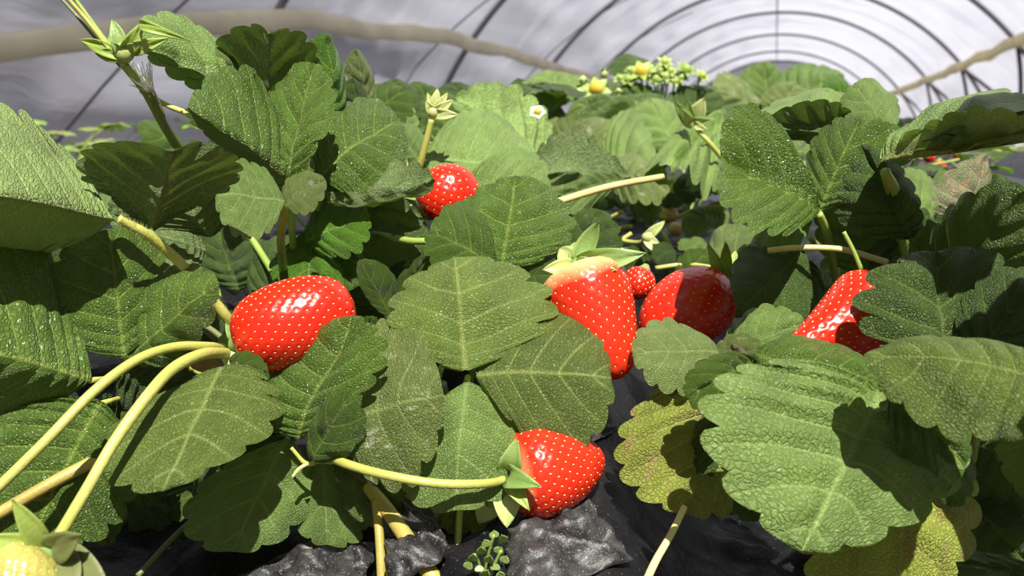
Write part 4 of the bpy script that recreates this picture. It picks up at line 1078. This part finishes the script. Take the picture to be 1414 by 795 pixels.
plant('blurred dark green strawberry plant at the back right, below the arches', (1060, 260, 1.35), [
    dict(hub=(1060, 165, 1.3), lf=[
        ('g', (1065, 165, 1.30, 1052, 88, 1.32, 1022, 120, 1.30, 1090, 120, 1.32)),
        ('g', (1070, 160, 1.3, 1165, 105, 1.3, 1090, 92, 1.33, 1130, 140, 1.28)),
        ('k', (1060, 165, 1.28, 985, 120, 1.25, 1020, 105, 1.3, 1000, 165, 1.25)),
        ('d', (1050, 175, 1.2, 990, 195, 1.15, 1000, 145, 1.2, 1040, 215, 1.15)),
        ('k', (1070, 165, 1.25, 1100, 115, 1.27, 1055, 130, 1.26, 1120, 150, 1.25)),
        ('k', (1090, 175, 1.2, 1040, 205, 1.12, 1050, 160, 1.18, 1080, 215, 1.12))]),
    dict(hub=(985, 180, 1.35), lf=[
        ('g', (985, 180, 1.35, 960, 120, 1.4, 930, 150, 1.38, 1000, 140, 1.4)),
        ('d', (1140, 175, 1.3, 1190, 130, 1.3, 1150, 125, 1.3, 1190, 165, 1.3)),
        ('g', (1110, 180, 1.2, 1170, 175, 1.15, 1135, 150, 1.2, 1140, 200, 1.15))]),
    ], ex_back2)
def ex_gap(root):
    for p in [[(846, 330, .62), (880, 335, .60), (892, 330, .59)], [(840, 302, .66), (860, 292, .65)], [(840, 318, .66), (872, 312, .65)], [(850, 345, .62), (880, 345, .62)],
              [(860, 330, .64), (872, 322, .64)], [(935, 300, .75), (965, 288, .74), (1000, 285, .73)], [(905, 370, .60), (950, 365, .60), (1000, 372, .58)], [(890, 300, .7), (920, 300, .7)]]:
        stalk(root, p, (6, 6), 'y', 'flower_stalk')
    c = P(892, 328, .58)
    bud(root, c, .004, 0, RM @ Vector((1, .2, .2)), .4, 'v', 'v', 'flower_bud', 2)
    for (x, y, w) in [(918, 305, .006), (905, 312, .005), (910, 335, .005), (900, 345, .005)]: sepal(root, c, P(x, y, .575), w, .1, 'v')
    bud(root, P(915, 258, .66), .005, 4, RM @ Vector((1, 0, .3)), .5, 's', 'f', 'flower_bud', 2.4, 3)
plant('low young strawberry plant with small pale leaves in the sunny gap', (930, 370, .72), [
    dict(hub=(890, 300, .70), lf=[
        ('l', (898, 310, .68, 890, 262, .70, 876, 285, .69, 912, 285, .69), dict(N=5, tooth=.1)),
        ('l', (830, 295, .72, 800, 270, .74, 800, 290, .73, 835, 275, .73), dict(N=5)),
        ('g', (860, 290, .74, 810, 255, .78, 820, 282, .76, 870, 262, .78), dict(N=6)),
        ('d', (900, 275, .80, 985, 255, .78, 940, 240, .80, 940, 285, .78), dict(N=7)),
        ('l', (795, 305, .60, 760, 300, .60, 778, 290, .6, 775, 318, .6), dict(N=4)),
        ('l', (995, 300, .72, 940, 312, .70, 962, 288, .72, 965, 325, .70), dict(N=6)),
        ('l', (960, 305, .74, 1005, 290, .74, 985, 280, .74, 995, 315, .73), dict(N=5)),
        ('k', (870, 372, .58, 898, 388, .565, 872, 388, .57, 892, 376, .57), dict(N=4)),
        ('p', (980, 372, .60, 1058, 332, .575, 992, 312, .60, 1058, 385, .565), dict(N=6, tooth=.03, quilt=.02)),
        ('l', (970, 350, .64, 940, 330, .65, 942, 345, .64, 972, 330, .65), dict(N=4)),
        ('d', (930, 345, .64, 900, 360, .62, 905, 335, .63, 930, 362, .63), dict(N=5)),
        ('g', (940, 390, .60, 975, 345, .60, 940, 355, .60, 985, 380, .60), dict(N=5)),
        ('d', (900, 350, .60, 850, 365, .60, 870, 340, .60, 880, 375, .60), dict(N=5))]),
    ], ex_gap)

plant('strawberry plant just outside the right edge, close beside the lens, shading the corner', (2100, 900, .22), [
    dict(hub=(1900, 100, .22), lf=[('g', a, dict(N=7)) for a in [
        (1900, 100, .225, 1640, -80, .235, 1640, 160, .235, 1900, -120, .235), (1900, 120, .22, 1750, 400, .22, 1650, 200, .23, 1980, 330, .21),
        (1950, 80, .22, 1980, -260, .23, 1780, -120, .23, 2150, -60, .22), (1650, -60, .26, 1530, -260, .28, 1480, -100, .27, 1680, -260, .27),
        (2050, 420, .21, 1840, 640, .21, 1820, 420, .22, 2060, 620, .21)]])])

# ------------------------------------------------------------------ small things on the plastic
def weed():
    W0 = (G(672, 800) - Vector((0, 0, CAMZ))).dot(RM @ Vector((0, 0, -1)))
    DZ = W0 - .372
    def PW(px, py, d): return P(px, py, d + DZ)
    root = empty('weed_seedling', PW(672, 800, .372)); tag(root, 'small weed seedling with tiny round green leaves beside the bottom strawberry', 'weed')
    rg = random.Random(3)
    for st in [[(668, 805, .372), (672, 775, .368), (682, 738, .362)], [(672, 805, .372), (680, 785, .366), (692, 760, .362)], [(664, 805, .37), (662, 780, .366), (655, 765, .362)]]:
        tube('stem', [PW(*p) for p in st], .0006, ST['g'], root, sides=6)
    for (x, y) in [(653, 768), (664, 758), (690, 757), (694, 742), (676, 770), (662, 782), (684, 780), (698, 770), (670, 748), (690, 792), (648, 778), (682, 735), (672, 790)]:
        c = PW(x, y, .362 + rg.uniform(-.003, .003)); e = PW(x + rg.uniform(-4, 4), y + 7, .364)
        sepal(root, e, c + (c - e) * .35, .0036, .0, 's', 'leaf', fold=.05)
weed()
def dried(label, pts, w):
    a, b = P(*pts[0]), P(*pts[1])
    o = sepal(None, a, b, w, .25, 'x', 'dried_leaf', fold=.4)
    tag(o, label, 'dead leaf')
dried('reddish brown dried leaf curled under the fruit stalk, left one of three', [(538, 668, .378), (560, 690, .372)], .008)
dried('reddish brown dried leaf scrap, middle one of three under the centre leaf', [(560, 668, .376), (612, 700, .370)], .009)
dried('reddish brown dried leaf scrap, right one of three above the shiny plastic fold', [(592, 700, .372), (620, 724, .368)], .008)
dried('dry pinkish leaf scrap next to the big left strawberry', [(270, 495, .385), (318, 520, .375)], .008)
for i, (a, m, b, lab) in enumerate([
        ((395, 748, .375), (440, 725, .37), (500, 738, .368), None),
        ((590, 790, .366), (608, 772, .364), (628, 752, .362), 'thin pale straw lying between the two yellow stems at the bottom'),
        ((704, 742, .364), (700, 770, .362), (694, 800, .360), 'thin pale straw standing right of the weed seedling')]):
    if lab:
        o = tube('straw', [P(*a), P(*m), P(*b)], .0007, ST['c'], sides=6); tag(o, lab, 'straw')

M_scrap, N_, L_s = new_mat('sunlit_plastic')
def scrap_material():
    N, L = N_, L_s
    out = node(N, 'ShaderNodeOutputMaterial'); b = node(N, 'ShaderNodeBsdfPrincipled'); tc = node(N, 'ShaderNodeTexCoord')
    n = node(N, 'ShaderNodeTexNoise'); n.inputs['Scale'].default_value = 90; n.inputs['Detail'].default_value = 7; n.inputs['Roughness'].default_value = .7; L.new(tc.outputs['Object'], n.inputs['Vector'])
    r = node(N, 'ShaderNodeValToRGB'); r.color_ramp.elements[0].position = .40; r.color_ramp.elements[1].position = .72
    r.color_ramp.elements[0].color = (.012, .012, .014, 1); r.color_ramp.elements[1].color = (.075, .072, .070, 1)  # greyer than the mulch: sunlight on the same plastic put into the colour
    L.new(n.outputs['Fac'], r.inputs[0])
    v = node(N, 'ShaderNodeTexNoise'); v.inputs['Scale'].default_value = 1100; L.new(tc.outputs['Object'], v.inputs['Vector'])
    r2 = node(N, 'ShaderNodeValToRGB'); r2.color_ramp.elements[0].position = .62; r2.color_ramp.elements[1].position = .70; L.new(v.outputs['Fac'], r2.inputs[0])
    L.new(mixc(N, L, r2.outputs[0], r.outputs[0], (.22, .19, .15)), b.inputs['Base Color'])
    b.inputs['Roughness'].default_value = .36; b.inputs['Specular IOR Level'].default_value = .45
    bp = node(N, 'ShaderNodeBump'); bp.inputs['Distance'].default_value = .0012; bp.inputs['Strength'].default_value = .8
    L.new(n.outputs['Fac'], bp.inputs['Height']); L.new(bp.outputs[0], b.inputs['Normal']); L.new(b.outputs[0], out.inputs[0])
scrap_material()
def scrap(label, corners, lift, seed):
    '''a crumpled lap of the film; corners run round, each (px, py, depth)'''
    a, b, c, d = (G(q[0], q[1], 0.002 + lift * .4) for q in corners)
    n = (b - a).cross(d - a).normalized()
    if n.z < 0: n = -n
    vs, fs = [], []
    NI, NJ = 36, 26
    for i in range(NI + 1):
        for j in range(NJ + 1):
            u, v = i / NI, j / NJ
            eu = u + 0.06 * noise.noise(Vector((v * 5, seed, 0))); ev = v + 0.06 * noise.noise(Vector((u * 5, seed + 9, 0)))
            p = a * (1 - eu) * (1 - ev) + b * eu * (1 - ev) + c * eu * ev + d * (1 - eu) * ev
            q = Vector((u * 2.6 + seed * 3, v * 2.6, 0))
            h = lift * .8 * (1 - abs(noise.noise(q)) * 2.0) + lift * .18 * (1 - abs(noise.noise(q * 2.3)) * 2) + lift * .05 * noise.noise(q * 8)
            e = min(u, 1 - u, v, 1 - v)
            vs.append(p + n * (h * min(1, .25 + e * 5)))
    for i in range(NI):
        for j in range(NJ):
            k = i * (NJ + 1) + j; fs.append((k, k + 1, k + NJ + 2, k + NJ + 1))
    o = mesh_obj('plastic_fold', vs, fs, M_scrap)
    md = o.modifiers.new('thick', 'SOLIDIFY'); md.thickness = .0003
    tag(o, label, 'plastic film')
scrap('fold of black plastic in painted sunlit grey under the bottom strawberry', [(700, 735, .375), (812, 690, .405), (876, 775, .375), (700, 830, .352)], .008, 1)
scrap('crumpled grey fold of black plastic along the bottom, left of the yellow stems', [(330, 800, .372), (440, 745, .385), (520, 750, .380), (500, 840, .36)], .008, 2)
scrap('shiny peaked fold of black plastic between the yellow stems and the weed', [(530, 700, .398), (600, 705, .398), (622, 760, .375), (540, 830, .358)], .012, 3)
scrap('small grey triangle of black plastic showing right of the centre leaf', [(812, 580, .43), (858, 588, .425), (846, 600, .42), (812, 612, .415)], .002, 4)
scrap('pale patch of plastic behind the left stalk beside the big strawberry', [(262, 470, .43), (300, 440, .45), (335, 490, .43), (290, 520, .41)], .004, 5)

# ------------------------------------------------------------------ more plants further along the beds
def wild_plant(name, x, y, z, seed, n=7, size=1.0, kids=True):
    """one plant grown from its crown: arching stalks, three leaflets each"""
    rg = random.Random(seed)
    root = empty(name, (x, y, z))
    allv, allf, U1, U2, mats = [], [], [], [], []
    c = Vector((x, y, z))
    for k in range(n):
        an = 2 * math.pi * k / n + rg.uniform(-.4, .4); rr = rg.uniform(.05, .15) * size; hh = rg.uniform(.07, .17) * size
        hub = c + Vector((math.cos(an) * rr, math.sin(an) * rr, hh))
        m = c.lerp(hub, .5) + Vector((0, 0, .03 * size))
        tone = rg.choice('gggldbo')
        st = tube('leaf_stalk', [c, m, hub], .0017 * size, ST['g'], root if kids else None, sides=6, n=4)
        out = Vector((math.cos(an), math.sin(an), rg.uniform(-.3, .5))).normalized()
        for j in (-1, 0, 1):
            ang = an + j * 1.25
            dv = Vector((math.cos(ang), math.sin(ang), out.z * (1 if j == 0 else .4))).normalized()
            ln = rg.uniform(.05, .07) * size
            sv = dv.cross(Vector((0, 0, 1))).normalized(); up = sv.cross(dv)
            T = hub + dv * ln + Vector((0, 0, -.008)); md = hub.lerp(T, .6)
            lift = up * rg.uniform(-.004, .016) * size
            vs, fs, u1, u2 = leaflet_data(hub, T, md + sv * ln * .47 + lift, md - sv * ln * .47 + lift, N=7, K=5, M=4, seed=seed * 31 + k * 3 + j, wob=.05)
            nn = (vs[fs[0][1]] - vs[fs[0][0]]).cross(vs[fs[0][2]] - vs[fs[0][0]])
            # the upper side looks to the sky
            sm = sum(((Vector(vs[f[1]]) - Vector(vs[f[0]])).cross(Vector(vs[f[2]]) - Vector(vs[f[0]]))).z for f in fs[::7])
            if sm < 0: fs = [tuple(reversed(f)) for f in fs]
            mesh_obj('leaflet', vs, fs, LM[tone], st, uvs={'veins': u1, 'blade': u2})
    return root
def copy_tree(o, parent=None):
    c = o.copy(); COL.objects.link(c)
    c.parent = parent
    for ch in list(o.children): copy_tree(ch, c)
    return c
def joined(root, name):
    """the same plant as one mesh, for places where its leaves are only a few pixels"""
    vs, fs, mi, mats = [], [], [], []
    def walk(o, off):
        off2 = off + Vector(o.location) if o is not root else off
        if o.type == 'MESH':
            m = o.data.materials[0]
            if m not in mats: mats.append(m)
            b = len(vs)
            vs.extend([Vector(v.co) + off2 for v in o.data.vertices])
            for p in o.data.polygons: fs.append(tuple(b + q for q in p.vertices)); mi.append(mats.index(m))
        for ch in o.children: walk(ch, off2)
    walk(root, Vector((0, 0, 0)))
    me = bpy.data.meshes.new(name); me.from_pydata([tuple(v) for v in vs], [], fs)
    for m in mats: me.materials.append(m)
    me.polygons.foreach_set('material_index', mi); me.polygons.foreach_set('use_smooth', [True] * len(mi))
    o = bpy.data.objects.new(name, me); return o
protos = [wild_plant('strawberry_plant', 0, 0, 0, 100 + i) for i in range(3)]
used = set()
def set_plant(x, y, s, rz, label, group, k):
    if k not in used: o = protos[k]; used.add(k)
    else: o = copy_tree(protos[k])
    o.location = (x, y, ground_z(x, y)); o.rotation_euler = (0, 0, rz); o.scale = (s, s, s)
    tag(o, label, 'plant', group)
    return o
def along(px, d): # ground position under a pixel column
    p = P(px, 300, d); return p.x, p.y
nearspots = [(120, .85, .72, 'strawberry plant half hidden behind the large pale leaf at the far left'),
             (300, .80, .70, 'strawberry plant in shade behind the tall upper left plant'),
             (450, .80, .80, 'strawberry plant behind the curled bright leaf at the upper left'),
             (660, .98, .92, 'strawberry plant behind the striped dark leaf at the upper middle'),
             (800, 1.25, 1.0, 'strawberry plant behind the white flower'),
             (950, 1.1, .85, 'strawberry plant behind the spent flower with pale sepals'),
             (1150, .85, .75, 'strawberry plant in shade behind the ribbed folded leaf'),
             (1340, .80, .45, 'strawberry plant in shade below the overhanging leaf at the right edge'),
             (1240, 1.7, .9, 'strawberry plant blurred behind the right hand leaves'),
             (560, 1.3, 1.0, 'strawberry plant blurred against the white film, left of the spent flower')]
for i, (px, d, s, lab) in enumerate(nearspots):
    x, y = along(px, d)
    set_plant(x, y, s, i * 1.3, lab, None, i % 3)
flat = [joined(p, 'strawberry_plant') for p in protos]
n = 0
rg = random.Random(11)
def far(x, y, s, label, group):
    global n
    f = flat[n % 3]
    o = f.copy(); COL.objects.link(o)
    o.location = (x, y, ground_z(x, y)); o.rotation_euler = (0, 0, rg.uniform(0, 6)); o.scale = (s, s, s)
    tag(o, label, 'plant', group); n += 1
y, row = 1.75, 0
WORD = ['first', 'second', 'third', 'fourth', 'fifth', 'sixth', 'seventh', 'eighth', 'ninth', 'tenth', 'eleventh', 'twelfth']
while y < 6:
    for dx, sd_ in ((-.35, 'left'), (.0, 'centre'), (.35, 'right')):
        far(dx + rg.uniform(-.06, .06), y + rg.uniform(-.08, .08), rg.uniform(.7, .9), 'blurred strawberry plant far along the middle bed, %s of the %s row back' % (sd_, WORD[row]), 'plants far along the middle bed')
    y += .42; row += 1
y, row = 1.5, 0
while y < 9:
    for dx, sd_ in ((-.2, 'left'), (.2, 'right')):
        far(-1.55 + dx, y + rg.uniform(-.08, .08), rg.uniform(.75, 1.0), 'blurred strawberry plant in the left bed, %s one of its %s pair' % (sd_, WORD[row]), 'plants of the left bed')
        far(1.6 + dx, y + rg.uniform(-.08, .08), rg.uniform(.75, 1.0), 'blurred strawberry plant in the right bed, %s one of its %s pair' % (sd_, WORD[row]), 'plants of the right bed')
    y += .5 if y < 4 else .8; row += 1
